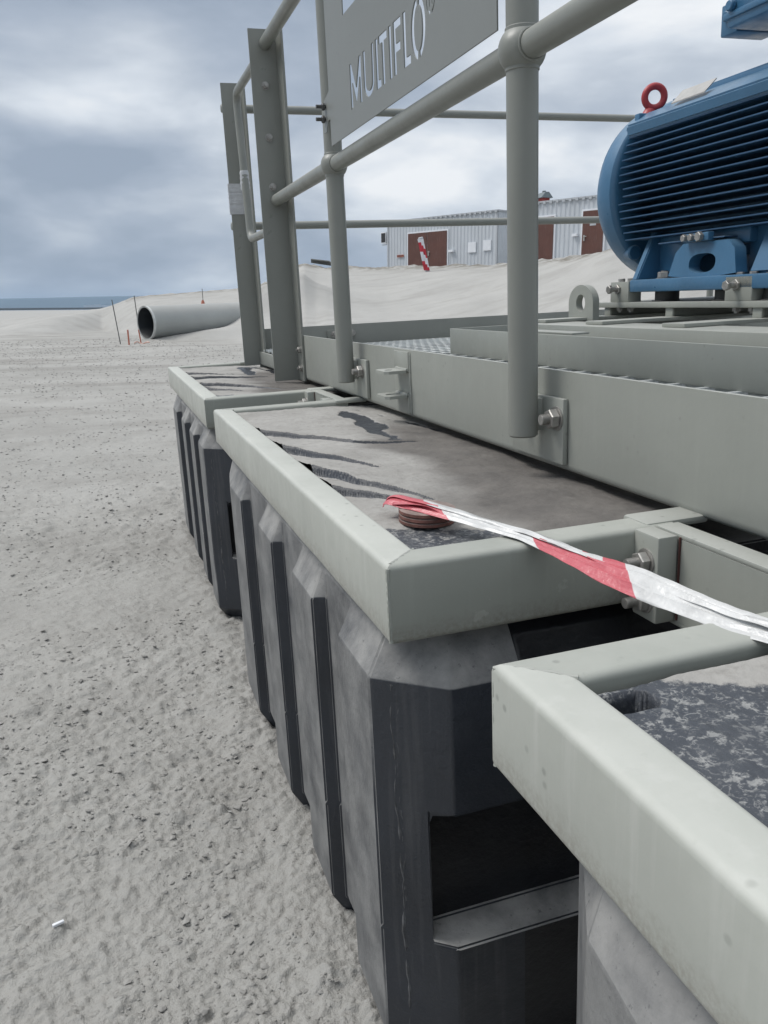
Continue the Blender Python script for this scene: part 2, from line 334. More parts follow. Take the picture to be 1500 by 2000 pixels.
# ------------------------------------------------------------------ ground: one polar sheet round the viewpoint out to the horizon
AZT = [-90, -12, -8, -6, -3, 0, 2, 3.3, 8.9, 11, 12.3, 13.1, 13.9, 14.6, 18.7, 26, 29, 33, 43, 90]
DFT = [60, 52, 42, 38, 40, 43, 36, 31, 26, 23, 22, 21, 21, 20, 20, 19, 18, 18, 17, 17]
DRT = [66, 58, 45, 42, 44, 47, 48, 48, 48, 47, 44, 43, 43, 43, 42, 37.3, 33.8, 31, 29, 29]
HRT = [0, 0, .0, .09, .62, 1.03, 1.66, 1.78, 2.12, 2.36, 3.00, 3.14, 3.02, 2.96, 2.90, 2.79, 2.75, 2.92, 3.1, 3.1]
def ground_z(x, y, micro=True):
    D = np.hypot(x, y); az = np.degrees(np.arctan2(x, y))
    Df = np.interp(az, AZT, DFT); Dr = np.interp(az, AZT, DRT); H = np.interp(az, AZT, HRT)
    wob = fbm(x, y, 0.09, 3, 5)*1.4
    t = (D - Df - wob) / (Dr - Df)
    h = H * (0.62*sstep(t) + 0.38*np.clip(t, 0, 1)**1.4)
    # sand heaped against the far pipe
    m = np.exp(-(((x-6.0)/1.7)**2 + ((y-31.0)/1.5)**2)) * 1.25 + np.exp(-(((x-3.4)/1.9)**2 + ((y-29.0)/0.8)**2)) * 0.30
    h = h + m
    back = sstep((D - Dr - 22) / 70.0); h = h * (1 - back*0.97)
    dune = sstep(t*2.5)
    rough = np.exp(-((t-1.0)/0.10)**2) * (H > 0.8) * (D < 80)
    h = h + rough * (0.05 + 0.06*(az > 9)) * fbm(x, y, 1.3, 5, 21) + rough * (0.0*fbm(x, y, 1.3, 4, 21) + 0.08*np.abs(fbm(x, y, 0.45, 2, 31)) * (az > 10))
    h = h + dune * (D < 90) * (0.05*fbm(x*1.0+y*.4, y*.5, 0.35, 3, 41) + 0.014*fbm(x, y, 2.2, 4, 42) + 0.05*np.clip(fbm(x*.5+y*.2, y*1.1, 0.7, 4, 44)-.15, 0, 1))
    # flat beach
    fl = (1 - dune)
    h = h + fl * np.clip(D/60, 0, 1) * 0.05 * fbm(x, y, 0.12, 3, 51)
    h = h + fl * np.exp(-D/25) * (0.012*fbm(x, y, 0.9, 3, 61) + 0.007*fbm(x, y, 4.0, 3, 62))
    if micro:
        k = fl * np.exp(-D/20)
        patch = sstep(fbm(x, y, 1.1, 2, 70)*0.9 + 0.5)
        ax, ay = x*0.9 + y*0.35, y*0.9 - x*0.35
        cr = np.clip(fbm(ax*1.0, ay*1.7, 17, 3, 71) - 0.16, 0, 1)
        flake = np.clip(fbm(ax, ay*1.5, 8, 3, 77) - 0.10, 0, 0.22)
        wx = ax + 0.02*gnoise(ax*9, ay*9, 81); wy = ay + 0.02*gnoise(ax*9+5, ay*9, 82)
        crust = np.clip((fbm(wx, wy*1.5, 13, 3, 83) - 0.05)*7, 0, 1)      # flat flakes with broken edges
        fine = np.clip((fbm(wx, wy*1.3, 34, 2, 84) - 0.12)*5, 0, 1)
        tex = 0.006*fbm(ax, ay*1.3, 12, 3, 72) + 0.018*np.minimum(cr, 0.4)*(0.45+0.55*patch) + 0.0052*crust*(0.3+0.7*patch) + 0.0036*fine*(0.4+0.6*(1-patch)) + 0.012*flake*patch + 0.0030*fbm(x, y, 60, 3, 73) + 0.010*sstep(fbm(ax, ay*1.4, 5.5, 3, 79)*3)*patch*.6
        h = h + k * tex * (1.05 + 0.75*sstep(fbm(x, y, 0.55, 3, 95)*1.6 + .4) - .35*sstep(fbm(x, y, .8, 2, 96)*2))
        h = h + 0.012*np.exp(-((x-0.285)/0.055)**2)*(y > -1)*(y < 4.6)*(0.7+0.6*fbm(x, y, 6, 2, 90))
    return h
def build_ground():
    az = np.concatenate([np.arange(-180, -60, 4.0), np.arange(-60, -18, 0.7), np.arange(-18, 19.5, 0.14), np.arange(19.5, 62, 0.35), np.arange(62, 180, 4.0)])
    r = [0.15, 0.4, 0.7]
    while r[-1] < 7: r.append(r[-1]*1.0034)
    while r[-1] < 75: r.append(r[-1]*1.0085)
    while r[-1] < 12500: r.append(r[-1]*1.09)
    r = np.array(r); A, Rr = np.meshgrid(np.radians(az), r)
    X = Rr*np.sin(A); Y = Rr*np.cos(A); Z = ground_z(X, Y); nr, na = X.shape
    co = np.stack([X, Y, Z], -1).reshape(-1, 3)
    i = np.arange(nr-1)[:, None]; j = np.arange(na)[None, :]; j2 = (j+1) % na
    q = np.stack([i*na+j, i*na+j2, (i+1)*na+j2, (i+1)*na+j], -1).reshape(-1, 4)[:, ::-1]
    co = np.vstack([co, [[0, 0, 0]]]); c = len(co)-1
    tri = np.array([[c, (k+1) % na, k] for k in range(na)])[:, ::-1]
    me = bpy.data.meshes.new('sand_ground'); nv = len(co); nq = len(q); ntri = len(tri)
    me.vertices.add(nv); me.vertices.foreach_set('co', co.ravel())
    me.loops.add(nq*4+ntri*3); me.loops.foreach_set('vertex_index', np.concatenate([q.ravel(), tri.ravel()]).astype(np.int32))
    me.polygons.add(nq+ntri)
    st = np.concatenate([np.arange(nq)*4, nq*4+np.arange(ntri)*3]).astype(np.int32)
    me.polygons.foreach_set('loop_start', st)
    me.update(calc_edges=True); me.validate(); me.polygons.foreach_set('use_smooth', [True]*len(me.polygons))
    if me.polygons[0].normal.z < 0: me.flip_normals()
    m = bpy.data.materials.new('sand'); m.use_nodes = True; t = m.node_tree; l = t.links; p = t.nodes['Principled BSDF']
    p.inputs['Roughness'].default_value = 0.95; p.inputs['Specular IOR Level'].default_value = 0.15
    tc = nd('ShaderNodeTexCoord', t)
    def noise(sc, det=5.0, ro=0.55, src=None, dist=0.0):
        k = nd('ShaderNodeTexNoise', t, i_Scale=sc, i_Detail=det, i_Roughness=ro, i_Distortion=dist); l.new(src or tc.outputs['Object'], k.inputs['Vector']); return k.outputs[0]
    def mr(v, a, b, c=0.0, d=1.0):
        k = nd('ShaderNodeMapRange', t); l.new(v, k.inputs[0])
        for ii, x in enumerate((a, b, c, d)): k.inputs[ii+1].default_value = x
        return k.outputs[0]
    def mixc(f, a, b):
        k = nd('ShaderNodeMix', t, data_type='RGBA')
        if isinstance(f, float): k.inputs[0].default_value = f
        else: l.new(f, k.inputs[0])
        for ii, x in ((6, a), (7, b)):
            if isinstance(x, tuple): k.inputs[ii].default_value = (*x, 1)
            else: l.new(x, k.inputs[ii])
        return k.outputs[2]
    def mul(a, b, op='MULTIPLY'):
        k = nd('ShaderNodeMath', t, operation=op)
        for ii, x in enumerate((a, b)):
            if isinstance(x, (int, float)): k.inputs[ii].default_value = x
            else: l.new(x, k.inputs[ii])
        return k.outputs[0]
    c = mixc(mr(noise(0.35, 4), 0.35, 0.65), (0.315, 0.31, 0.292), (0.385, 0.378, 0.358))
    c = mixc(mul(mr(noise(1.7, 5), 0.42, 0.68), 0.55), c, (0.265, 0.257, 0.24))
    mp = nd('ShaderNodeMapping', t); mp.inputs['Scale'].default_value = (0.25, 1.3, 1); mp.inputs['Rotation'].default_value = (0, 0, 0.25); l.new(tc.outputs['Object'], mp.inputs[0])
    far = mr(noise(0.55, 5, 0.6, mp.outputs[0]), 0.52, 0.66); c = mixc(mul(far, 0.75), c, (0.235, 0.226, 0.21))
    c = mixc(mul(mr(noise(26, 4), 0.56, 0.72), 0.4), c, (0.28, 0.265, 0.245))
    c = mixc(mul(mr(noise(9, 6, 0.65), 0.6, 0.75), 0.35), c, (0.46, 0.45, 0.43))
    c = mixc(mul(mr(noise(140, 2), 0.60, 0.75), 0.55), c, (0.19, 0.182, 0.17)); c = mixc(mul(mr(noise(70, 3, 0.6), 0.62, 0.70), 0.4), c, (0.19, 0.182, 0.17))
    adn = nd('ShaderNodeAttribute', t, attribute_name='dune'); c = mixc(mul(adn.outputs['Fac'], 0.9), c, mixc(mr(noise(0.5, 6, 0.6), 0.3, 0.7), (0.345, 0.34, 0.325), (0.41, 0.404, 0.385))); are = nd('ShaderNodeAttribute', t, attribute_name='crest'); c = mixc(mul(mul(adn.outputs['Fac'], mr(noise(1.1, 7, 0.7, mp.outputs[0]), 0.50, 0.66)), 0.5), c, (0.28, 0.272, 0.252)); c = mixc(mul(are.outputs['Fac'], mr(noise(1.6, 6, 0.7), 0.42, 0.56)), c, (0.19, 0.178, 0.155))
    l.new(c, p.inputs['Base Color'])
    h = mul(mul(noise(55, 5, 0.68), 0.0060), mul(noise(220, 3, 0.6), 0.0016), 'ADD')
    v = nd('ShaderNodeTexVoronoi', t, i_Scale=48.0); v.feature = 'F1'
    wv = nd('ShaderNodeMapping', t); wv.inputs['Scale'].default_value = (0.8, 1.25, 0.2); l.new(tc.outputs['Object'], wv.inputs[0]); l.new(wv.outputs[0], v.inputs['Vector'])
    h = mul(h, mul(mul(mr(v.outputs[0], 0.35, 0.15), mr(noise(6), 0.5, 0.62)), 0.0050), 'ADD')
    b = nd('ShaderNodeBump', t); b.inputs['Distance'].default_value = 1.0; b.inputs['Strength'].default_value = 0.9
    l.new(h, b.inputs['Height']); l.new(b.outputs[0], p.inputs['Normal'])
    da = np.degrees(np.arctan2(co[:, 0], co[:, 1])); dD = np.hypot(co[:, 0], co[:, 1]); dt = (dD - np.interp(da, AZT, DFT) - fbm(co[:, 0], co[:, 1], 0.09, 3, 5)*1.4)
    at = me.attributes.new('dune', 'FLOAT', 'POINT'); at.data.foreach_set('value', (sstep(dt/3.0 + .3)*(np.interp(da, AZT, HRT) > .02)).astype(np.float32))
    tt = dt/(np.interp(da, AZT, DRT) - np.interp(da, AZT, DFT)); at = me.attributes.new('crest', 'FLOAT', 'POINT'); at.data.foreach_set('value', (np.exp(-((tt-.97)/.07)**2)*(np.interp(da, AZT, HRT) > 1.5)*(da < 40)).astype(np.float32))
    me.materials.append(m)
    o = bpy.data.objects.new('ground', me); S.collection.objects.link(o)
    props(o, 'pale grey sand with crumbs, flakes and a dune bank', None, None, 'structure')
build_ground()
def gz(x, y): return float(ground_z(np.array([x]), np.array([y]), True)[0])

def build_far():
    # calm estuary water beyond the beach and the wooded hills on its far shore
    m = MB(); m.add([(-9000, 900, .06), (12000, 900, .06), (12000, 9000, .06), (-9000, 9000, .06)], [(0, 1, 2, 3)])
    wm = mat('far_water', (0.12, 0.16, 0.2), 0.25, var=0.1, nscale=0.002)
    o = m.build('water', wm, T=TW, smooth=0); props(o, 'thin strip of calm grey water beyond the beach', kind='structure')
    m = MB(); n = 160; xs = np.linspace(-7000, 6000, n); vs = []; 
    for i, x in enumerate(xs):
        t = i/(n-1); h = 62 + 16*math.sin(x*0.0009+1) + 7*gnoise(np.array([x*0.0012]), np.array([0.3]), 3)[0] + 18*t
        vs += [(x, 5600, -5), (x, 5900, h*0.75), (x, 6400, h), (x, 8200, h*0.9), (x, 9000, -5)]
    fs = [(i*5+k, (i+1)*5+k, (i+1)*5+k+1, i*5+k+1) for i in range(n-1) for k in range(4)]
    m.add(vs, fs); o = m.build('hills', hill_mat, T=TW); props(o, 'low blue wooded hills on the far shore', kind='structure')
    m = MB()
    r2 = random.Random(3); x = -55
    while x < 175:
        wd = r2.uniform(8, 26); m.box(x, x+wd, 3000, 3030, 0, r2.uniform(9, 16), 0); x += wd + r2.uniform(0, 4)
    t = thing('far_building_row', 'low white building row on the far shore below the blue hills', 'buildings', (60, 3000, 0), TW)
    m.build('wall', white_band, t)
    m = MB(); m.box(-1500, 500, 1500, 1512, -1, 3.2, 0.3)
    o = m.build('breakwater', wood, T=TW, loc=(0, 1500, 0)); props(o, 'long dark breakwater line across the end of the beach', 'breakwater')
build_far()

# ------------------------------------------------------------------ scattered stones
def build_stones():
    bm0 = bmesh.new(); bmesh.ops.create_icosphere(bm0, subdivisions=1, radius=1); bv = np.array([v.co[:] for v in bm0.verts]); bf = [[v.index for v in f.verts] for f in bm0.faces]; bm0.free()
    n = 14000; r = 0.9 * (36.0) ** (rng.random(n)**0.85); az = np.radians(rng.uniform(-16, 19, n)); x = r*np.sin(az); y = r*np.cos(az)
    keep = (fbm(x, y, 1.1, 2, 70) > -0.35) & (r < np.interp(np.degrees(np.arctan2(x, y)), AZT, DFT) - 2) & ~((x > 0.27) & (y < 4.3)); x, y, r = x[keep], y[keep], r[keep]; n = len(x)
    s = 0.0012 + 0.0050*rng.random(n)**5 + 0.0006*r; z = ground_z(x, y)
    vs = []; fs = []
    for k in range(n):
        v = bv * (1 + 0.35*rng.standard_normal((12 if len(bv) == 12 else len(bv), 1))*0.6) * np.array([1.4, 1.0, 0.5]) * s[k]
        a = rng.uniform(0, 2*PI); c, si = math.cos(a), math.sin(a)
        v = np.stack([v[:, 0]*c - v[:, 1]*si, v[:, 0]*si + v[:, 1]*c, v[:, 2]], 1) + [x[k], y[k], z[k]+s[k]*0.2]
        b = len(vs)*0 + k*len(bv); vs.append(v); fs += [[q+b for q in f] for f in bf]
    m = MB(); m.v = [tuple(q) for q in np.vstack(vs)]; m.f = fs; m.m = [0]*len(fs)
    o = m.build('sand_crumbs', mat('sand_crumb', (0.285, 0.278, 0.262), 0.95, var=0.25, nscale=20, bump=0.001, bscale=200), T=TW, smooth=0, fix=False)
    props(o, 'small grey crumbs and pebbles scattered over the sand', 'pebbles', kind='stuff')
build_stones()

# ------------------------------------------------------------------ floats
RIBS = [(0.925, 1.075), (1.235, 1.385), (1.58, 1.73), (1.97, 2.15)]
def float_outline():
    """list of (shoulder xy, mid xy, top xy) along the outer side from the near inner corner round to the far one; y0 = near end 0.847"""
    XI = 1.42; YE, YF = 0.852, 2.415
    xo, xm, xt = 0.265, 0.290, 0.312
    P = []     # (bottom, full, mid, top)
    P.append(((XI, YE), (XI, YE), (XI, YE+.07)))
    P.append(((0.45, YE), (0.45, YE+.03), (0.45, YE+.07)))
    P.append(((0.350, YE), (0.362, YE+.03), (0.378, YE+.07)))
    P.append(((0.324, 0.873), (0.335, 0.900), (0.350, 0.934)))
    for k, (a, b) in enumerate(RIBS):
        s = 0.010
        if k > 0: P.append(((xm, a - s), (xm, a - s), (xt, a - s)))
        P.append(((xo, a), (xm, a + (0.012 if k else 0.01)), (xt, a + (0.012 if k else 0.02))))
        P.append(((xo, b), (xm, b - 0.012), (xt, b - 0.012)))
        if k < 3: P.append(((xm, b + s), (xm, b + s), (xt, b + s)))
    P.append(((0.285, 2.30), (0.298, 2.30), (xt+.02, 2.29)))
    P.append(((0.350, YF), (0.362, YF-.03), (0.378, YF-.07)))
    P.append(((XI, YF), (XI, YF), (XI, YF-.07)))
    return P
def build_float(y_off, label, name='plastic_float'):
    P = float_outline(); n = len(P)
    th = thing(name, label, 'float', (0.7, 1.63+y_off, -1.08), group='black plastic floats along the barge side')
    m = MB()
    def rec(xy):   # recessed hand hold slot in both end faces
        x, y = xy
        return (x, y)
    lv = []
    ins = lambda q, d: (q[0] + (d if q[0] < 0.4 else 0), q[1] + (d if q[1] < 1.0 else (-d if q[1] > 2.25 else 0)))
    full = [p[0] for p in P]
    for z, pts in ((-1.13, [ins(q, .05) for q in full]), (-1.045, full), (-0.858, full)): lv.append((z, pts))
    def recess(pts):
        out = []
        for i, (x, y) in enumerate(pts):
            if i in (0, 1): out.append((x, y + .055))
            elif i == 2: out.append((0.327, y + .055))
            else: out.append((x, y))
        return out
    lv += [(-0.849, recess(full)), (-0.674, recess(full)), (-0.654, full), (-0.473, full), (-0.430, [p[1] for p in P]), (-0.393, [p[2] for p in P])]
    def coll(q):
        x, y = q; return (max(x, 0.332), min(max(y, 0.907), 2.36))
    lv += [(-0.372, [coll(p[2]) for p in P])]
    vs = []; fs = []
    for z, pts in lv:
        for x, y in pts: vs.append((x, y + y_off, z))
    for k in range(len(lv)-1):
        for i in range(n):
            j = (i+1) % n; fs.append((k*n+i, k*n+j, (k+1)*n+j, (k+1)*n+i))
    fs.append(tuple(range(n))[::-1]); fs.append(tuple(range((len(lv)-1)*n, len(lv)*n)))
    bm = bmesh.new(); bv = [bm.verts.new(v) for v in vs]
    for f in fs:
        try: bm.faces.new([bv[i] for i in f])
        except ValueError: pass
    bmesh.ops.remove_doubles(bm, verts=bm.verts[:], dist=0.0006); bmesh.ops.recalc_face_normals(bm, faces=bm.faces[:])
    ed = [e for e in bm.edges if len(e.link_faces) == 2 and e.calc_face_angle(0) > 0.25 and e.calc_length() > 0.012]
    bmesh.ops.bevel(bm, geom=ed, offset=0.0032, segments=2, affect='EDGES', clamp_overlap=True)
    bm.faces.ensure_lookup_table(); bm.normal_update()
    flags = [0 if -0.864 < f.calc_center_median().z < -0.842 else 1 if (f.calc_center_median().x > 0.42 and abs(f.normal.z) < 0.85) or (-0.85 < f.calc_center_median().z < -0.66 and f.normal.z < 0.5 and f.calc_center_median().x > 0.327 and min(abs(f.calc_center_median().y - y_off - .907), abs(f.calc_center_median().y - y_off - 2.36)) < .03) else 0 for f in bm.faces]  # end faces and recess back take the plastic with shade in its colour
    m.frombm(bm); m.m = flags; fb_ = m.build('float_body', [plastic, plastic_clean_shade], th, smooth=40); wn = fb_.modifiers.new('weighted', 'WEIGHTED_NORMAL'); wn.keep_sharp = True; wn.weight = 90
    m = MB(); rr_ = random.Random(int(y_off*10) + 4)
    for (q, w0, z0, z1) in ((.42, .0030, -.478, -1.02), (.50, .0020, -.50, -.80), (.22, .0018, -.50, -.74)):
        pts = []; d = 0.0; nn = 46
        for k in range(nn):
            t = k/(nn-1); d = d*0.9 + rr_.uniform(-.0022, .0022); a = min(max(q + d/.1 + .16*t*(q-.3), .06), .93)
            pts.append((0.265 + .059*a*1.0 + .0014, 0.925 - .052*a + .0014 + y_off, z0 + (z1-z0)*t))
        m.cut(); m.tube(pts, [w0*rr_.uniform(.5, 1.25) for _ in pts], 6)
    m.build('dried_run', mat('dried_mud_run', (0.085, 0.087, 0.09), 0.9, var=.5, nscale=60), th)
    return th
fl2 = build_float(0.0, 'black ribbed plastic float under the middle frame, its near end facing the gap')
copy_tree(fl2, (0.0, 1.859, 0), label='farthest black ribbed plastic float, below the frame at the gate end')
copy_tree(fl2, (0.0, -1.857, 0), label='nearest black plastic float, mostly hidden under the bottom right frame')

# tops of the floats: a moulded deck with mud caked over it
def float_top_mat():
    m = bpy.data.materials.new('float_top'); m.use_nodes = True; t = m.node_tree; l = t.links; p = t.nodes['Principled BSDF']
    tc = nd('ShaderNodeTexCoord', t); at = nd('ShaderNodeAttribute', t, attribute_name='bare'); aw = nd('ShaderNodeAttribute', t, attribute_name='mud_dark'); sp_ = nd('ShaderNodeAttribute', t, attribute_name='speck')
    def noise(sc, det=5.0, ro=0.55, dist=0.0, src=None):
        k = nd('ShaderNodeTexNoise', t, i_Scale=sc, i_Detail=det, i_Roughness=ro, i_Distortion=dist); l.new(src or tc.outputs['Object'], k.inputs['Vector']); return k.outputs[0]
    def mr(v, a, b, c=0.0, d=1.0):
        k = nd('ShaderNodeMapRange', t); l.new(v, k.inputs[0])
        for ii, x in enumerate((a, b, c, d)): k.inputs[ii+1].default_value = x
        return k.outputs[0]
    def mixc(f, a, b):
        k = nd('ShaderNodeMix', t, data_type='RGBA')
        if isinstance(f, float): k.inputs[0].default_value = f
        else: l.new(f, k.inputs[0])
        for ii, x in ((6, a), (7, b)):
            if isinstance(x, tuple): k.inputs[ii].default_value = (*x, 1)
            else: l.new(x, k.inputs[ii])
        return k.outputs[2]
    def mul(a, b, op='MULTIPLY'):
        k = nd('ShaderNodeMath', t, operation=op, use_clamp=True)
        for ii, x in enumerate((a, b)):
            if isinstance(x, (int, float)): k.inputs[ii].default_value = x
            else: l.new(x, k.inputs[ii])
        return k.outputs[0]
    mud = mixc(mr(noise(7, 6, 0.62), 0.32, 0.68), (0.37, 0.36, 0.34), (0.28, 0.27, 0.253))
    mud = mixc(mul(mr(noise(60, 4, 0.6), 0.52, 0.7), 0.5), mud, (0.20, 0.19, 0.175))
    darkc = mixc(mr(noise(16, 6, 0.65), 0.3, 0.7), (0.165, 0.153, 0.14), (0.105, 0.098, 0.092))
    mud = mixc(aw.outputs['Fac'], mud, darkc)
    # plastic with dried salty veins
    mpv = nd('ShaderNodeMapping', t); mpv.inputs['Scale'].default_value = (1.0, 1.0, 0.3); l.new(tc.outputs['Object'], mpv.inputs[0])
    dn = nd('ShaderNodeTexNoise', t, i_Scale=30.0, i_Detail=4.0); l.new(mpv.outputs[0], dn.inputs['Vector'])
    ad = nd('ShaderNodeVectorMath', t, operation='MULTIPLY_ADD'); l.new(dn.outputs['Color'], ad.inputs[0]); ad.inputs[1].default_value = (0.045, 0.045, 0.045); l.new(mpv.outputs[0], ad.inputs[2])
    vo = nd('ShaderNodeTexVoronoi', t, i_Scale=95.0); vo.feature = 'DISTANCE_TO_EDGE'; l.new(ad.outputs[0], vo.inputs['Vector'])
    rg = noise(58, 4, 0.6, 0.6, mpv.outputs[0]); ra = nd('ShaderNodeMath', t, operation='ABSOLUTE'); sb = nd('ShaderNodeMath', t, operation='SUBTRACT'); l.new(rg, sb.inputs[0]); sb.inputs[1].default_value = 0.5; l.new(sb.outputs[0], ra.inputs[0])
    vein = mul(mul(mr(ra.outputs[0], 0.030, 0.006), mr(noise(30, 5, 0.7), 0.45, 0.62)), 0.6)
    vein = mul(vein, mul(mul(mr(vo.outputs[0], 0.10, 0.02), mr(noise(48, 5, 0.7), 0.53, 0.62)), 0.8), 'ADD')
    vein = mul(vein, mul(mul(mr(noise(115, 4, 0.7), 0.55, 0.62), mr(noise(14, 4, 0.6), 0.35, 0.55, 0.35, 1.0)), 0.8), 'ADD')
    pl = mixc(mul(vein, 0.9), (0.048, 0.054, 0.066), (0.34, 0.34, 0.33))
    patch = mr(noise(9, 4, 0.6), 0.3, 0.7); pl = mixc(mul(patch, 0.25), pl, (0.12, 0.125, 0.13))
    c0 = mixc(mul(mr(noise(90, 4), 0.62, 0.68), 0.55), (0.036, 0.040, 0.048), (0.20, 0.20, 0.19))
    base = mixc(sp_.outputs['Fac'], c0, pl)
    fb = nd('ShaderNodeMath', t, operation='ADD'); l.new(at.outputs['Fac'], fb.inputs[0]); l.new(mr(noise(60, 6, 0.7), 0.2, 0.8, -0.34, 0.34), fb.inputs[1])
    f2 = mr(fb.outputs[0], 0.42, 0.58)
    c = mixc(f2, mud, base); l.new(c, p.inputs['Base Color'])
    rr = mixc(f2, (0.92,)*3, (0.42,)*3); l.new(rr, p.inputs['Roughness']); p.inputs['Specular IOR Level'].default_value = 0.35
    h = nd('ShaderNodeMath', t, operation='MULTIPLY_ADD'); l.new(noise(45, 6, 0.65), h.inputs[0]); h.inputs[1].default_value = 0.0035; l.new(mul(noise(220, 3), 0.0006), h.inputs[2])
    b = nd('ShaderNodeBump', t); b.inputs['Distance'].default_value = 1.0; b.inputs['Strength'].default_value = 0.8; l.new(h.outputs[0], b.inputs['Height']); l.new(b.outputs[0], p.inputs['Normal'])
    return m
ftm = float_top_mat()
def top_sheet(parent, y0, grooves, mode, name='float_top'):
    x0, x1 = 0.326, 0.98; ya, yb = y0 + 0.0545, y0 + 1.573 - 0.0545
    xs = np.linspace(x0, x1, 220); ys = np.linspace(ya, yb, 760)
    if mode != 'mud': xs = np.unique(np.concatenate([xs, np.linspace(0.355, 0.385, 40)])); ys = np.unique(np.concatenate([ys, np.linspace(yb-.045, yb-.015, 40)]))
    nx, ny = len(xs), len(ys); X, Y = np.meshgrid(xs, ys, indexing='ij')
    yl = Y - y0
    Z = -0.3100 - 0.004*sstep((X-0.40)/0.2) - 0.010*sstep((X-0.6)/0.2) if mode == 'mud' else -0.3115 + 0*X
    Z += (0.003 if mode == 'mud' else 0.0012)*fbm(X, Y, 5, 3, int(y0*10)+90) + (0.0011 if mode == 'mud' else 0.0010)*fbm(X, Y, 26, 3, 91) + 0.0006*fbm(X, Y, 90, 2, 92)
    bare = np.zeros_like(Z); mud_dark = np.zeros_like(Z); speck = np.zeros_like(Z)
    if mode == 'mud':
        for wd, pts in grooves:
            pts = [(0.322, pts[0][1] + (pts[0][1]-pts[1][1])*.25)] + list(pts); bd = np.full_like(X, 9.0); bs = np.zeros_like(X); side = np.zeros_like(X); tot = len(pts)-1
            for k in range(tot):
                (ax, ay), (bx, by) = pts[k], pts[k+1]; ex, ey = bx-ax, by-ay; l2 = ex*ex+ey*ey
                t = np.clip(((X-ax)*ex + (Y-ay)*ey)/l2, 0, 1); dd = np.hypot(X-ax-t*ex, Y-ay-t*ey); sg = np.sign(ex*(Y-ay) - ey*(X-ax))
                up = dd < bd; bd = np.where(up, dd, bd); bs = np.where(up, (k+t)/tot, bs); side = np.where(up, sg, side)
            sd_ = bd*side; tp = np.clip(1 - bs, 0, 1); tp = tp**0.55*(bs < .999); Hh = wd*0.5
            wv = 1 + 0.05*gnoise(X*40, Y*25, 8)
            Z += Hh*tp*wv*(sstep((sd_ + .002)/.005)*np.exp(-np.maximum(sd_, 0)/0.10)) - 0.06*Hh*tp*np.exp(-(np.minimum(sd_, 0)/.035)**2)*(side < 0)
            riser = sstep((0.0035 + 0.004*tp*wv - np.abs(sd_ + .0005))/0.0015)*(tp > .04)
            strip_ = sstep((0.016*tp*wv + sd_)/0.004)*(side < 0)
            bare = np.maximum(bare, np.maximum(riser*1.3, strip_*0.75)); speck = np.maximum(speck, strip_*.5)
        mud_dark = sstep((X - 0.43 - 0.10*(yl-0.3) + 0.06*fbm(X, Y, 4, 3, 33))/0.12) * sstep((1.22 - yl)/0.25)  # mud darker towards the side beam and the near end
        q = fbm(X*1.0, Y*0.7, 6.5, 4, 37)
        bl = sstep((0.046 - np.hypot((X-0.615-.08*(yl-1.2))*1.2, (yl-1.19)*0.19) + 0.035*q)/0.012); bare = np.maximum(bare, bl*0.9)
        bl = sstep((0.022 - np.abs(X-0.70+0.15*(yl-1.2)) + 0.03*q)/0.015)*sstep((0.26 - np.abs(yl-1.20))/0.05); bare = np.maximum(bare, bl)
        nr = sstep((0.17 + (X < 0.40)*0.03 + 0.03*q - yl - 0.25*(X-0.33))/0.03); bare = np.maximum(bare, nr*0.62); speck = np.maximum(speck, nr)
        Z -= 0.004*sstep(bare)
    else:
        q = fbm(X, Y, 7, 4, 57)
        mudm = sstep(((X - 0.40) - (1.50 - yl)*1.0 + 0.03*q)/0.05)
        bare = 1.0 - 0.95*mudm; speck[:] = 1.0; Z += 0.002*mudm
        # moulded slot in the corner
        ins = sstep((0.053 - np.abs(X - 0.318) - 0.007*sstep((np.abs(yl-1.4975)-.008)/.007))/0.003 + .3)*sstep((0.0150 - np.abs(yl - 1.4975))/0.002 + .3)
        Z -= 0.09*ins*(ins > .02); speck = speck*(1 - 0.85*(ins > .02)); bare = np.maximum(bare, ins > .1)
    me = bpy.data.meshes.new(name); b = BASE[parent.name]
    co = np.stack([X, Y, Z], -1).reshape(-1, 3) - np.array(b); 
    i = np.arange(nx-1)[:, None]; j = np.arange(ny-1)[None, :]
    q4 = np.stack([i*ny+j, (i+1)*ny+j, (i+1)*ny+j+1, i*ny+j+1], -1).reshape(-1, 4)
    me.from_pydata(co.tolist(), [], q4.tolist())
    for nm, arr in (('bare', bare), ('mud_dark', mud_dark), ('speck', speck)):
        at = me.attributes.new(nm, 'FLOAT', 'POINT'); at.data.foreach_set('value', arr.ravel().astype(np.float32))
    me.polygons.foreach_set('use_smooth', [True]*len(me.polygons)); me.materials.append(ftm)
    o = bpy.data.objects.new(name, me); S.collection.objects.link(o); o.parent = parent
    return o
floats = sorted([o for o in bpy.data.objects if o.name.startswith('plastic_float')], key=lambda o: o.matrix_world.translation.y)
o = top_sheet(floats[1], 0.847, [(.026, [(0.34, 1.924), (0.404, 1.799), (0.482, 1.694), (0.62, 1.66)]), (.030, [(0.344, 1.657), (0.39, 1.523), (0.445, 1.39)]), (.034, [(0.339, 1.403), (0.372, 1.292), (0.455, 1.15)]), (.030, [(0.335, 1.271), (0.373, 1.209), (0.422, 1.15)])], 'mud')
o['label'] = 'mud caked top of the middle float'
o = top_sheet(floats[2], 2.706, [(.026, [(0.333, 3.803), (0.402, 3.766), (0.529, 3.702)]), (.032, [(0.334, 3.571), (0.46, 3.533), (0.634, 3.479)]), (.034, [(0.335, 3.202), (0.46, 3.113), (0.60, 2.94)]), (.028, [(0.342, 3.068), (0.449, 2.975)])], 'mud')
o['label'] = 'mud streaked top of the farthest float'
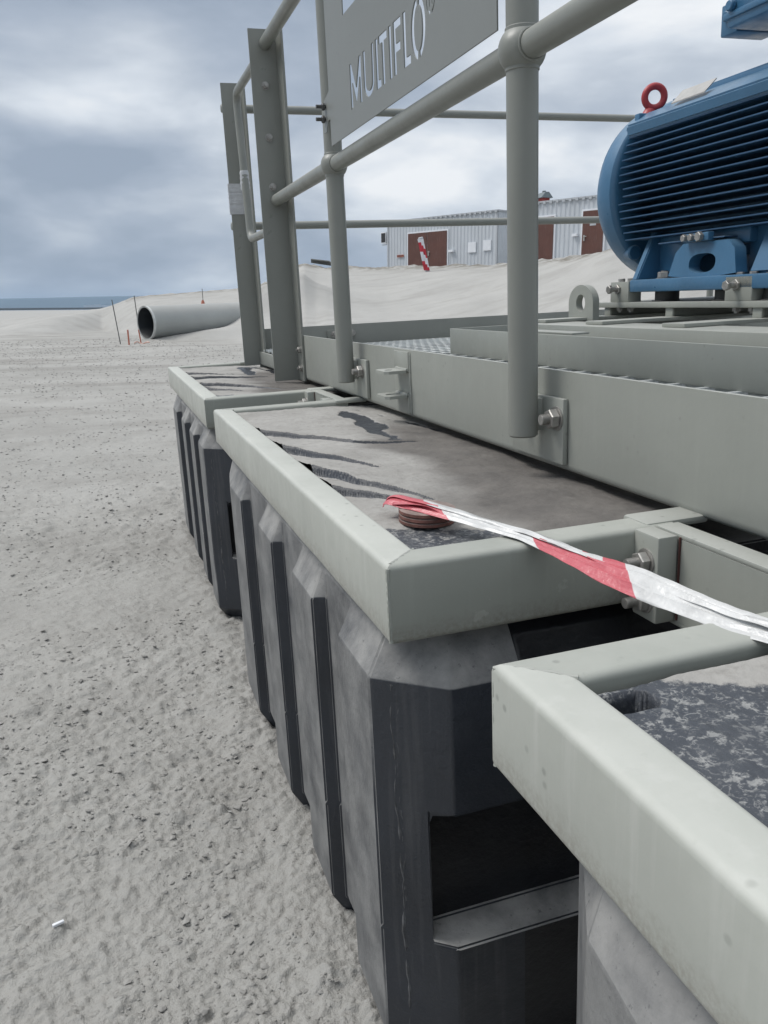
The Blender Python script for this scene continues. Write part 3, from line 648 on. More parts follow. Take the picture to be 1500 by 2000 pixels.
o = top_sheet(floats[0], -1.010, [], 'speck'); o['label'] = 'black speckled top of the nearest float with a corner slot'

# ------------------------------------------------------------------ float frames (rectangular hollow section, mitred)
def rrect(w_, h_, r, n=4):
    pts = []
    for cx, cy, a0 in ((w_-r, h_-r, 0), (r, h_-r, 90), (r, r, 180), (w_-r, r, 270)):
        for k in range(n+1):
            a = math.radians(a0 + 90*k/n); pts.append((cx + r*math.cos(a), cy + r*math.sin(a)))
    return pts
def build_frame(y_off, label):
    X0, X1, Y0, Y1, Z0, Z1 = 0.272, 0.664, 0.847, 2.420, -0.400, -0.300
    th = thing('float_frame', label, 'frame', (X0, Y0 + y_off, Z0), group='painted steel frames holding the floats')
    sec = rrect(0.053, 0.100, 0.0085); n = len(sec)
    # side member: offset u runs inwards from the outer face
    m = MB(); ns = 40; vs = []
    for k in range(ns+1):
        t = k/ns
        for u, v in sec:
            y = (Y0 + u)*(1-t) + (Y1 - u)*t; vs.append((X0 + u + 0.0004*math.sin(k*0.9), y + y_off, Z0 + v))
    fs = [(k*n+i, k*n+(i+1) % n, (k+1)*n+(i+1) % n, (k+1)*n+i) for k in range(ns) for i in range(n)] + [tuple(range(n)), tuple(range(ns*n, (ns+1)*n))[::-1]]
    m.add(vs, fs); m.build('side_member', paint_side_lit, th, smooth=40)
    for yy, sg in ((Y0, 1), (Y1, -1)):
        m = MB(); vs = []; ns2 = 12
        for k in range(ns2+1):
            t = k/ns2
            for u, v in sec: vs.append((((X0 + u)*(1-t) + X1*t), yy + sg*u + y_off, Z0 + v))
        fs = [(k*n+i, k*n+(i+1) % n, (k+1)*n+(i+1) % n, (k+1)*n+i) for k in range(ns2) for i in range(n)] + [tuple(range(n)), tuple(range(ns2*n, (ns2+1)*n))[::-1]]
        m.add(vs, fs); em = m.build('end_member', paint_frame, th, smooth=40)
        # mounting tab welded on the inner end
        m = MB(); m.box(0.625, 0.722, min(yy + sg*0.006, yy + sg*0.060)+y_off, max(yy + sg*0.006, yy + sg*0.060)+y_off, -0.309, -0.2975, 0.005); m.build('mounting_tab', paint, th)
        m = MB(); a, b = sorted((yy + sg*0.001, yy - sg*0.048)); m.box(0.603, 0.632, a + y_off, b + y_off, -0.412, -0.2995, 0.003); cl = m.build('cleat', paint, th)
        for zz in (-0.335, -0.386):
            m = MB(); m.bolt((0.603, yy - sg*0.026 + y_off, zz), (-1, 0, 0), 0.0125, 0.016); m.build('bolt', steel, cl)
        # weld bead along the mitre
        m = MB(); pts = [(X0 + 0.007 + 0.044*t + 0.0008*random.uniform(-1, 1), yy + sg*(0.007 + 0.044*t) + y_off, Z1 - 0.0014) for t in np.linspace(0, 1, 18)]
        m.tube(pts, [0.0016 + 0.0012*random.random() for _ in pts], 8)
        m.cut(); pts = [(X0 + 0.0024, yy + sg*0.0024 + y_off, Z0 + 0.004 + 0.092*t) for t in np.linspace(0, 1, 26)]
        m.tube(pts, [0.0022 + 0.0012*random.random() for _ in pts], 8); m.build('weld', paint, th)
    # dried drips and weld spots on the near face
    return th
fr2 = build_frame(0.0, 'middle float frame of grey painted box steel, barrier tape crossing its near end')
copy_tree(fr2, (0.006, 1.859, 0), label='farthest float frame of grey painted box steel, beside the gate posts')
copy_tree(fr2, (0.0, -1.848, 0), label='nearest float frame, pale box steel corner at the bottom right')
def link(y0, y1, label):
    th = thing('link_channel', label, 'steel channel', (0.634, y0, -0.41), group='channels bridging the gaps between frames')
    m = MB(); m.box(0.634, 0.641, y0, y1, -0.412, -0.305, 0.0); m.box(0.634, 0.668, y0, y1, -0.305, -0.2985, 0.002); m.box(0.634, 0.668, y0, y1, -0.4185, -0.412, 0.002); m.build('channel', paint, th)
    m = MB()
    for yy in (y0+0.0495, y1-0.0495): m.cut(); m.box(0.6315, 0.6338, yy-0.001, yy+0.001, -0.41, -0.302)
    m.build('rust_seam', mat('rust_seam', (0.075, 0.03, 0.025), 0.9), th)
link(0.5725, 0.8465, 'grey channel bridging the near gap, under the barrier tape')
link(2.4205, 2.7055, 'grey channel bridging the far gap between middle and farthest frames')

# ------------------------------------------------------------------ deck
BX = 0.711
deck = thing('barge_deck', 'long grey steel walkway deck with toe boards and open grating', 'deck', (0.711, 1.5, -0.30))
m = MB()
prof = [(0, -0.136), (0, -0.290), (0.0013, -0.2975), (0.0055, -0.3025), (0.012, -0.304), (0.075, -0.304), (0.075, -0.297), (0.014, -0.297), (0.0075, -0.291), (0.0075, -0.136)]
m.prism(prof, (BX, -1.2, 0), (1, 0, 0), (0, 0, 1), (0, 4.33, 0)); sb = m.build('side_beam', paint, deck, smooth=50)
m = MB(); m.prism([(0, -0.244), (0, -0.300), (0.004, -0.306), (0.06, -0.306), (0.06, -0.300), (0.008, -0.300), (0.008, -0.244)], (BX, 3.1305, 0), (1, 0, 0), (0, 0, 1), (0, 0.97, 0)); m.build('step_beam', paint, deck, smooth=50)
m = MB(); m.box(BX, 3.9, 4.100, 4.108, -0.43, -0.137, 0.001); m.cut(); m.box(BX-.045, BX-.001, 4.100, 4.108, -0.305, -0.150, 0.001); m.build('end_toe_board', paint_tube, deck)
m = MB(); m.box(1.06, 1.20, 4.088, 4.0998, -0.205, -0.160, 0.002); spl = m.build('splice_plate', paint_tube, deck); m = MB(); m.bolt((1.095, 4.088, -0.182), (0, -1, 0), 0.013, 0.012); m.cut(); m.bolt((1.19, 4.088, -0.180), (0, -1, 0), 0.013, 0.012); m.build('bolt', steel, spl)
m = MB()
y = -0.9
while y < 4.09:
    m.box(BX+0.0085, 2.9, y, y+0.014, -0.240, -0.2305); y += 0.10
x = BX + 0.05
while x < 2.9:
    m.box(x, x+0.006, -0.9, 4.09, -0.262, -0.2335); x += 0.036
m.build('grating', mat('grating_galvanised', (0.60, 0.62, 0.61), 0.45, dust=0.5, dustcol=(0.6, 0.6, 0.57)), deck, smooth=0)
m = MB(); m.box(1.248, 1.255, -1.0, 2.957, -0.2315, -0.137, 0.0015); m.cut(); m.box(1.2555, 3.1, 2.950, 2.957, -0.2315, -0.137, 0.0015)
m.cut(); m.box(1.262, 1.32, 2.10, 2.40, -0.1365, -0.131, 0.001); m.build('coaming', paint, deck)
# support bracket plates with tongues
for k, (zt, zb, zc) in enumerate(((-0.141, -0.190, -0.190), (-0.246, -0.296, -0.252))):
    m = MB(); m.box(BX-0.0055, BX-0.0003, 1.945, 2.052, zb, zt, 0.0015)
    n = 20; out = [(0.0, 0.0), (0.0, 0.088), (-0.062, 0.088), (-0.062, 0.0)]
    cx, cy = -0.038, 0.044
    inner = [(cx + 0.011*math.cos(a), cy + 0.011*math.sin(a)) for a in (2*PI*i/n for i in range(n))]
    outer = []
    for a in (2*PI*i/n for i in range(n)):
        c, s = math.cos(a), math.sin(a); t = min(((0-cx) if c > 0 else (cx+0.062))/max(abs(c), 1e-6), ((0.088-cy) if s > 0 else cy)/max(abs(s), 1e-6)); outer.append((cx + c*t, cy + s*t))
    m.plate_hole(outer, inner, (BX-0.003, 1.948, zc-0.003), (1, 0, 0), (0, 1, 0), (0, 0, 0.0075))
    m.tube([(BX-0.006, 1.95 + 0.085*t, zc+0.005) for t in np.linspace(0, 1, 14)], [0.0035+0.0012*random.random() for _ in range(14)], 8)
    m.build('lug_bracket', paint, deck)
m = MB(); m.box(BX-0.0022, BX-0.0002, 1.938, 2.060, -0.296, -0.143, 0.0007); m.build('doubler_plate', paint, deck); m = MB(); m.tube([(BX-0.001, 1.941, -0.293+0.145*t) for t in np.linspace(0, 1, 26)], [0.0022+0.0016*random.random() for _ in range(26)], 8); m.build('weld', paint, deck)

# ------------------------------------------------------------------ handrails
RX = 0.665
rail = thing('side_handrail', 'grey tube handrail with ball joints along the near side of the deck', 'handrail', (RX, 1.3, -0.25))
def rail_post(yc, py0, py1, ny):
    m = MB(); m.cyl((RX, yc, -0.248), (RX, yc, 0.875), 0.0252, n=32, rnd=0.003); po = m.build('post', paint_tube, rail)
    for z, r in ((0.355, 0.0375), (0.878, 0.036)):
        m = MB(); m.sphere((RX, yc, z), r, 32, sc=(1, 1, 0.98)); m.cyl((RX, yc, z-0.031), (RX, yc, z+0.031), 0.0268, n=32, rnd=0.0012); m.build('ball_joint', paint_tube, po)
    m = MB(); m.box(0.7005, BX-0.0004, py0, py1, -0.291, -0.180, 0.0025)
    m.box(0.684, 0.7005, yc-0.006, yc+0.006, -0.24, -0.185, 0.001)
    pl = m.build('base_plate', paint, rail)
    for y_ in (yc - ny, yc + ny): 
        m = MB(); m.bolt((0.7005, y_, -0.214), (-1, 0, 0), 0.0155, 0.014); m.build('bolt', steel, pl)
rail_post(1.262, 1.19, 1.372, 0.052)
rail_post(2.375, 2.285, 2.465, 0.052)
rail_post(0.135, 0.06, 0.24, 0.052)
for z, r, nm in ((0.355, 0.0212, 'mid_rail'), (0.878, 0.0212, 'top_rail')):
    m = MB(); m.cyl((RX, -0.5, z), (RX, 3.197, z), r, n=32); m.build(nm, paint_tube, rail)
# weld marks
m = MB()
for yc in (1.262, 2.375):
    for sg in (-1, 1):
        m.cut(); m.tube([(RX + 0.0225*math.cos(a), yc + sg*0.0335, 0.355 + 0.0225*math.sin(a)) for a in np.linspace(0, 2*PI, 22)], 0.0022, 6, caps=False)
m.build('weld_ring', paint_tube, rail)
def angle_post(yc, x0, x1, z0, z1, label, bolts=()):
    th = thing('angle_post', label, 'steel post', (x0, yc, z0), group='angle steel gate posts')
    m = MB(); t = 0.008; x1_ = x1
    poly = [(x0, yc), (x1_, yc), (x1_, yc-0.100), (x1_-t, yc-0.100), (x1_-t, yc-t), (x0, yc-t)]
    m.prism([(a, b) for a, b in poly], (0, 0, z0), (1, 0, 0), (0, 1, 0), (0, 0, z1-z0), r=0.0009); m.build('angle_bar', paint_tube, th)
    for (bx, by, bz, d) in bolts:
        m = MB(); m.bolt((bx, by, bz), d, 0.0105, 0.006); m.build('bolt', steel, th)
    return th
angle_post(3.200, 0.607, 0.7105, -0.308, 0.925, 'nearer angle steel gate post, with three bolts and the rails welded to it',
    [(0.655, 3.192, z, (0, -1, 0)) for z in (0.742, 0.570, 0.401)] + [(0.7025, 3.13, z, (-1, 0, 0)) for z in (-0.19, -0.26)])
angle_post(4.100, 0.634, 0.728, -0.308, 0.958, 'farther angle steel gate post at the deck corner, wrapped with film', [])
# film wrap
m = MB(); pts = []; n = 30
m2 = []
for k in range(n+1):
    z = 0.395 + 0.135*k/n; w1 = 0.003*gnoise(np.array([k*0.5]), np.array([0.2]), 3)[0]
    wv = [0.002*gnoise(np.array([k*0.45+j*3.1]), np.array([j*1.7]), 4)[0] for j in range(4)]
    m2.append([(0.628+wv[0], 4.105, z), (0.628+wv[1], 4.088+w1, z), (0.733+wv[2], 4.088+wv[3], z), (0.733, 4.105, z)])
vs = [p for r_ in m2 for p in r_]; fs = [(k*4+i, k*4+(i+1) % 4, (k+1)*4+(i+1) % 4, (k+1)*4+i) for k in range(n) for i in range(4)] + [(0, 1, 2, 3), (n*4, n*4+1, n*4+2, n*4+3)]
m.add(vs, fs); o = m.build('film_wrap', film, loc=(0.68, 4.09, 0.395), smooth=20); props(o, 'crumpled translucent film wrapped round the farther gate post', 'plastic film')
# gate loop
gate = thing('loop_gate', 'grey bent tube gate closing the gap between the two angle posts', 'gate', (0.672, 3.2, 0.25))
def arcpts(path, r):
    out = [Vector(path[0])]
    for i in range(1, len(path)-1):
        p0, p, p1 = Vector(path[i-1]), Vector(path[i]), Vector(path[i+1]); a = (p0-p).normalized(); b = (p1-p).normalized(); th = a.angle(b); d = r/math.tan(th/2)
        s, e = p + a*d, p + b*d
        for k in range(9):
            t = k/8; out.append((1-t)**2*s + 2*t*(1-t)*p + t*t*e)
    out.append(Vector(path[-1])); return out
m = MB(); m.tube(arcpts([(0.665, 3.20, 0.868), (0.665, 3.88, 0.868), (0.665, 3.80, 0.262), (0.665, 3.20, 0.262)], 0.055), 0.0168, 20); m.build('bent_tube', paint_tube, gate)
m = MB(); m.tube([(0.665, 3.838, 0.5+0.01*k) for k in range(-3, 6)], [0.0175, 0.021, 0.019, 0.0215, 0.019, 0.021, 0.0185, 0.0205, 0.0173], 16); m.build('tape_patch', film, gate)
# far end rails
er = thing('end_handrail', 'thin grey two bar handrail across the far end of the deck', 'handrail', (0.64, 4.13, -0.2))
for z, nm in ((0.858, 'top_rail'), (0.345, 'mid_rail')):
    m = MB(); m.cyl((0.632, 4.127, z), (3.6, 4.127, z-0.006), 0.0185, n=24, rnd=0.004)
    for x in (2.12,): m.cyl((x, 4.127, z-0.003), (x+0.02, 4.127, z-0.003), 0.0200, n=24, rnd=0.002)
    m.build(nm, paint_tube, er)
for x in (1.152, 3.4):
    m = MB(); m.cyl((x, 4.127, -0.26), (x, 4.127, 0.86), 0.0185, n=20); m.build('post', paint_tube, er)
# ------------------------------------------------------------------ sign with letters cut through it
def build_sign():
    sX = 0.6385; s0 = 2.081; zb = 0.4355
    th = thing('cut_out_sign', 'grey steel plate sign with letters cut through it, bolted outside the handrail', 'sign', (sX, 1.8, 0.40))
    H = 0.099; W = 0.017
    polys = []
    def R(a, b, c, d): polys.append([(a, c), (b, c), (b, d), (a, d)])
    def shape(p): polys.append(p)
    # local coords: s to the reader's right, t up
    w_ = W
    shape([(0, 0), (w_, 0), (w_*.92, .056), (.040, .010), (.050, .010), (.0755, .056), (.0755, 0), (.091, 0), (.091, H), (.077, H), (.0455, .040), (.014, H), (0, H)])   # M
    U = [(.108, H), (.108, .024)] + [(.1465 + .0385*math.cos(a), .028 + .029*math.sin(a)) for a in np.linspace(PI+.15, 2*PI-.15, 10)] + [(.185, .024), (.185, H), (.172, H), (.169, .028)] + [(.1465 + .0225*math.cos(a), .028 + .017*math.sin(a)) for a in np.linspace(0, -PI, 10)] + [(.124, H)]
    shape(U)
    shape([(.199, 0), (.2325, 0), (.2325, .016), (.2150, .016), (.2150, H), (.199, H)])   # L
    shape([(.2425, 0), (.2585, 0), (.2585, H-.016), (.278, H-.016), (.278, H), (.2225, H), (.2225, H-.016), (.2425, H-.016)])   # T
    R(.289, .3045, 0, H)   # I
    shape([(.317, 0), (.333, 0), (.333, .040), (.359, .040), (.359, .056), (.333, .056), (.333, H-.016), (.364, H-.016), (.364, H), (.318, H)])   # F
    shape([(.376, 0), (.416, 0), (.416, .016), (.392, .016), (.392, H), (.376, H)])   # L
    cx, cy, ro, rv = .459, H/2, .038, H/2+.004
    for sg in (1, -1):     # O in two halves with bridges top and bottom
        aa = np.linspace(-PI/2 + .13, PI/2 - .13, 18)
        outer = [(cx + sg*ro*math.cos(a), cy + rv*math.sin(a)) for a in aa]; inner = [(cx + sg*(ro-w_)*math.cos(a), cy + (rv-.014)*math.sin(a)) for a in aa[::-1]]
        shape(outer + inner)
    cx, cy, r1, r2 = .526, H-.0175, .0225, .0185
    for sg in (1, -1):
        aa = np.linspace(-PI/2 + .2, PI/2 - .2, 14)
        shape([(cx + sg*r1*math.cos(a), cy + 1.25*r1*math.sin(a)) for a in aa] + [(cx + sg*r2*math.cos(a), cy + 1.25*r2*math.sin(a)) for a in aa[::-1]])
    shape([(cx-.008, cy-.014), (cx-.0045, cy-.014), (cx-.0045, cy+.014), (cx-.008, cy+.014)])
    shape([(cx-.002, cy+.010), (cx+.005, cy+.010), (cx+.005, cy+.003), (cx-.002, cy+.003), (cx-.002, cy-.0005), (cx+.0025, cy-.0005), (cx+.006, cy-.014), (cx+.0095, cy-.014), (cx+.006, cy+.0005), (cx+.0085, cy+.004), (cx+.0085, cy+.010), (cx+.005, cy+.014), (cx-.002, cy+.014)])
    # bar of the emblem further up, mostly above the picture
    shape([(-.036, .2155), (.13, .2155), (.08, .30), (-.036, .30)])
    outer = [(-.196, -.048), (.794, -.048), (.794, .40), (-.196, .40), (-.196, .086), (-.262, .068), (-.262, -.006), (-.238, -.006), (-.222, .018), (-.196, .018)]
    cu = bpy.data.curves.new('plate', 'CURVE'); cu.dimensions = '2D'; cu.fill_mode = 'BOTH'; cu.extrude = 0.0014
    for poly in [outer] + polys:
        sp = cu.splines.new('POLY'); sp.points.add(len(poly)-1); sp.use_cyclic_u = True
        for i, (a, b) in enumerate(poly): sp.points[i].co = (a, b, 0, 1)
    tmp = bpy.data.objects.new('tmp', cu); S.collection.objects.link(tmp); bpy.context.view_layer.update()
    me = bpy.data.meshes.new_from_object(tmp.evaluated_get(bpy.context.evaluated_depsgraph_get())); bpy.data.objects.remove(tmp)
    me.transform(Matrix(((0, 0, -1, sX - 0.0028), (-1, 0, 0, s0), (0, 1, 0, zb), (0, 0, 0, 1)))); b = BASE[th.name]; me.transform(Matrix.Translation(-b))
    me.materials.clear(); me.materials.append(paint_sign); me.name = 'plate'
    for p_ in me.polygons: p_.use_smooth = False
    o = bpy.data.objects.new('plate', me); S.collection.objects.link(o); o.parent = th; BASE[o.name] = b
    m = MB()
    for (y, z) in ((2.318, 0.492), (2.325, 0.462)):
        m.cut(); m.cyl((sX-0.030, y, z), (sX+0.03, y, z), 0.0048, n=12); m.hexa((sX-0.0065, y, z), (-1, 0, 0), 0.0095, 0.008)
    m.build('u_bolt', mat('dark_bolt', (0.10, 0.10, 0.10), 0.45, metal=0.5), th)
build_sign()

# ------------------------------------------------------------------ motor and its base
def build_motor():
    cx, cz = 2.215, 0.335
    th = thing('electric_motor', 'large blue finned electric motor with a red lifting eye', 'motor', (cx, 2.3, -0.035))
    m = MB(); Y0, Y1 = 1.45, 2.86
    body = [(-.17, -.19), (-.17, .178), (-.285, .186), (-.292, .225), (-.235, .262), (-.19, .275), (-.10, .315), (.10, .315), (.19, .28), (.235, .22), (.235, -.19), (.13, -.26), (-.13, -.26)]
    m.prism([(a, b) for a, b in body], (cx, Y0, cz), (1, 0, 0), (0, 0, 1), (0, Y1-Y0-.02, 0), r=0.006)
    # raised lines on top
    for x_, z_ in ((-.150, .300), (-.118, .316), (-.080, .322)): m.box(cx+x_, cx+x_+.012, Y0, Y1-.10, cz+z_-.03, cz+z_+.004, 0.002)
    m.prism([(0, 0), (.06, .0), (.06, .03), (.03, .03)], (cx-.245, 2.60, cz+.245), (1, 0, 0), (0, 0, 1), (0, .12, 0), r=.004)
    m.box(cx-.27, cx-.22, 2.79, 2.82, cz+.215, cz+.262, .005)
    m.build('housing', blue, th)
    m = MB()
    for k in range(15):
        z = 0.158 + k*0.0258; dx = (0.336**2 - ((z-cz)*0.80)**2)**.5; yb = Y1 - (0.03 if k in (6, 7) else 0.0) - 0.010*((k-7)/7)**2
        xi = cx - .165; xo = cx - dx + 0.022; t = 0.0021
        pts = [(xi, Y0), (xi, yb), (xo+.01, yb), (xo, yb-.018), (xo, Y0)]
        m.add([(x, y, z+t) for x, y in pts] + [(x, y, z-t) for x, y in pts], [(0, 1, 2, 3, 4), (9, 8, 7, 6, 5)] + [(i, (i+1) % 5, (i+1) % 5+5, i+5) for i in range(5)])
    m.box(cx-.292, cx-.165, 2.28, 2.62, 0.128, 0.1325, 0.001)
    m.build('cooling_fins', blue_fin, th, smooth=0)
    # end bell
    m = MB(); m.lathe([(0.0, .20), (0.0, .300), (0.004, .318), (0.012, .327), (0.030, .330), (0.060, .331), (0.095, .326), (0.135, .302), (0.165, .260), (0.182, .20), (0.192, .13), (0.197, .06), (0.197, .0)], (cx, Y1+0.012, cz), (0, 1, 0), 72)
    bell = m.build('end_bell', blue, th, smooth=30)
    m = MB()
    for a in (135, 225, 45, -45):
        m.cut(); a = math.radians(a); px, pz = cx + .315*math.cos(a), cz + .315*math.sin(a); m.cyl((px, Y1-0.005, pz), (px, Y1+.05, pz), .030, .022, n=20, rnd=.005); m.hexa((px, Y1+.05, pz), (0, 1, 0), .014, .012)
    m.build('bell_lug', blue, bell)
    # feet
    m = MB(); fx = 1.900
    for s in (0, 1):
        X0 = fx if s == 0 else 2.44; m.cut(); m.box(X0, X0+.11, 1.5, 2.755, -.035, .010, .006)
    m.build('foot_rail', blue, th)
    def foot(yc, k=0.0):
        m = MB(); n = 28; hy, hz = .066, .031
        inner = [(hy*math.copysign(abs(math.cos(a))**.75, math.cos(a)), hz*math.copysign(abs(math.sin(a))**.8, math.sin(a)) - .002) for a in (2*PI*i/n for i in range(n))]
        outer = []
        for a in (2*PI*i/n for i in range(n)):
            c, s = math.cos(a), math.sin(a); t = min((.17-.0*s)/max(abs(c), 1e-6), (.066 if s > 0 else .045)/max(abs(s), 1e-6)); yy, zz = c*t, s*t
            outer.append((yy*(1.0 - 1.8*max(0, zz+.045)), zz))
        m.plate_hole(outer, inner, (1.918, yc, .055), (0, 1, 0), (0.13, 0, 1), (.045, 0, 0))
        m.box(1.975, 2.07, yc-.15, yc+.15, .108, .16, .01)
        m.build('foot', blue, th, smooth=40)
    foot(2.375)
    m = MB(); m.box(2.005, 2.40, 1.5, 2.26, .0105, .17, .01); m.cut(); m.box(2.005, 2.40, 2.49, 2.735, .0105, .17, .01); m.build('cast_base', blue, th)
    m = MB()
    m.prism([(0, 0), (.09, 0), (.17, .17), (.08, .17)], (1.905, 2.718, .008), (1, 0, 0), (0, 0, 1), (0, .032, 0), r=.004)
    m.cut(); m.prism([(0, 0), (.10, 0), (.16, .2), (.09, .2)], (1.93, 2.02, .008), (1, 0, 0), (0, 0, 1), (0, .16, 0), r=.012)
    m.build('gusset', blue, th)
    m = MB(); m.box(1.905, 1.93, 2.335, 2.46, .123, .150, .003); m.build('earth_block', blue, th)
    m = MB()
    for k, y in enumerate((2.445, 2.410, 2.370)): m.cut(); m.hexa((1.905, y, .137), (-1, 0, 0), .012 + .004*(k == 2), .016)
    m.build('earth_bolt', steel, th)
    m = MB(); m.bolt((1.955, 2.62, .010), (0, 0, 1), .022, .004); m.cut(); m.bolt((1.955, 2.08, .010), (0, 0, 1), .022, .004); m.build('foot_bolt', steel, th)
    # lifting eye
    m = MB(); c = Vector((cx-.200, 2.80, cz+.318)); n1, n2 = 36, 16; vs = []
    t = Vector((.93, -.25, -.28)).normalized(); v = Vector((-.35, .0, .94)); v = (v - t*v.dot(t)).normalized()
    for i in range(n1):
        a = 2*PI*i/n1; d = t*math.cos(a) + v*math.sin(a); nn = t.cross(v)
        for j in range(n2):
            b = 2*PI*j/n2; vs.append(c + d*(.036 + .0125*math.cos(b)) + nn*(.0125*math.sin(b)))
    m.add(vs, [(i*n2+j, ((i+1) % n1)*n2+j, ((i+1) % n1)*n2+(j+1) % n2, i*n2+(j+1) % n2) for i in range(n1) for j in range(n2)])
    m.cyl(c - v*.040 , c - v*.068, .019, .026, n=20, rnd=.002); m.build('lifting_eye', red, th, smooth=60)
    m = MB(); m.cyl(c - v*.066, c - v*.11, .028, .045, n=20); m.build('eye_boss', blue, th)
    m = MB(); m.prism([(0, 0), (.045, .042), (.045, .046), (0, .004)], (cx-.268, 2.44, cz+.252), (1, 0, 0), (0, 0, 1), (0, .17, 0)); m.build('rating_plate', nameplate, th)
    # terminal box held out beside the housing
    m = MB(); bx, by = 2.02, 2.445
    m.box(bx, bx+.36, by-.42, by, .775, 1.06, .012); m.box(bx-.008, bx+.368, by-.43, by+.008, .80, .82, .004)
    m.box(bx+.12, bx+.24, by-.42, by-.30, .60, .78, .01)
    tb = m.build('terminal_box', blue, th)
    m = MB(); m.box(bx+.05, bx+.22, by+.008, by+.085, .775, .87, .005); m.build('gland_box', blue, tb)
    m = MB(); m.cyl((bx+.0, by-.03, .835), (bx-.02, by-.03, .835), .016, n=16, rnd=.003); m.cut(); m.cyl((bx+.05, by+.05, .83), (bx+.035, by+.05, .83), .016, n=16, rnd=.003); m.cut(); m.cyl((bx, by-.16, .93), (bx-.015, by-.16, .93), .055, n=30, rnd=.005); m.build('screw', blue, tb)
build_motor()
def build_base():
    th = thing('motor_baseplate', 'thick grey steel base plate under the blue motor on cross beams', 'base plate', (1.9, 2.3, -0.2))
    m = MB(); m.box(1.897, 2.62, 1.40, 2.957, -.091, -.071, .0015); m.build('plate', paint, th)
    for y in (2.905, 2.520, 2.095, 1.66):
        m = MB(); m.box(1.915, 2.62, y-.006, y+.006, -.122, -.0915); m.box(1.60, 2.62, y-.052, y+.052, -.1335, -.1222, .001)
        m.box(1.905, 1.916, y-.02, y+.02, -.1222, -.0915, .002); m.build('cross_beam', paint, th)
    for y in (2.76, 2.118):
        m = MB(); m.box(1.900, 1.958, y, y+.118 - .05*(y > 2.5)*0, -.0705, .005, .002); jb = m.build('jack_block', paint, th)
        m = MB()
        for q in (.028, .088): m.cut(); m.hexa((1.93, y+q, .005), (0, 0, 1), .013, .012)
        m.cut(); m.hexa((1.8999, y+.066, -.022), (-1, 0, 0), .018, .010); m.cyl((1.89, y+.066, -.022), (1.867, y+.066, -.022), .0095, n=14); m.hexa((1.868, y+.066, -.022), (-1, 0, 0), .016, .014)
        m.build('jack_bolt', steel, jb)
        m = MB()
        for q in (.025, .095): m.cut(); m.hexa((1.93, y+q, -.0915), (0, 0, -1), .013, .012); m.cyl((1.93, y+q, -.103), (1.93, y+q, -.110), .007, n=10)
        m.build('under_nut', steel, jb)
    m = MB()
    for y in (2.62, 2.30, 2.08): m.cut(); m.cyl((1.965, y, -.0708), (1.965, y, -.0665), .050, n=24, rnd=.001); m.cyl((1.97, y, -.0665), (1.97, y, -.0355), .043, n=24)
    m.build('shim', mat('dark_shim', (.05, .05, .048), .6, metal=.3), th)
    sk = thing('skid_beam', 'long grey box beam carrying the motor cross beams', 'beam', (1.63, 2.0, -.232))
    m = MB(); m.box(1.545, 1.735, -1.0, 2.90, -.2312, -.1345, .003); m.build('beam', paint, sk)
    lg = thing('lifting_lug', 'rounded grey lifting lug with a round hole beside the motor', 'lifting lug', (1.78, 2.9, -.232))
    m = MB(); n = 36; w2 = .088; cz = -.068
    inner = []; outer = []
    for i in range(n):
        a = 2*PI*i/n; inner.append((.033*math.cos(a), cz + .033*math.sin(a)))
        if math.sin(a) >= 0: outer.append((w2*math.cos(a), cz + (w2*.78)*math.sin(a)))
        else:
            c, s = math.cos(a), math.sin(a); t = min(w2/max(abs(c), 1e-6), (cz+.231)/max(abs(s), 1e-6)); outer.append((c*t, cz + s*t))
    m.plate_hole(outer, inner, (1.78, 2.90, 0), (0, 1, 0), (0, 0, 1), (.028, 0, 0)); m.build('lug_plate', paint, lg, smooth=40)
build_base()

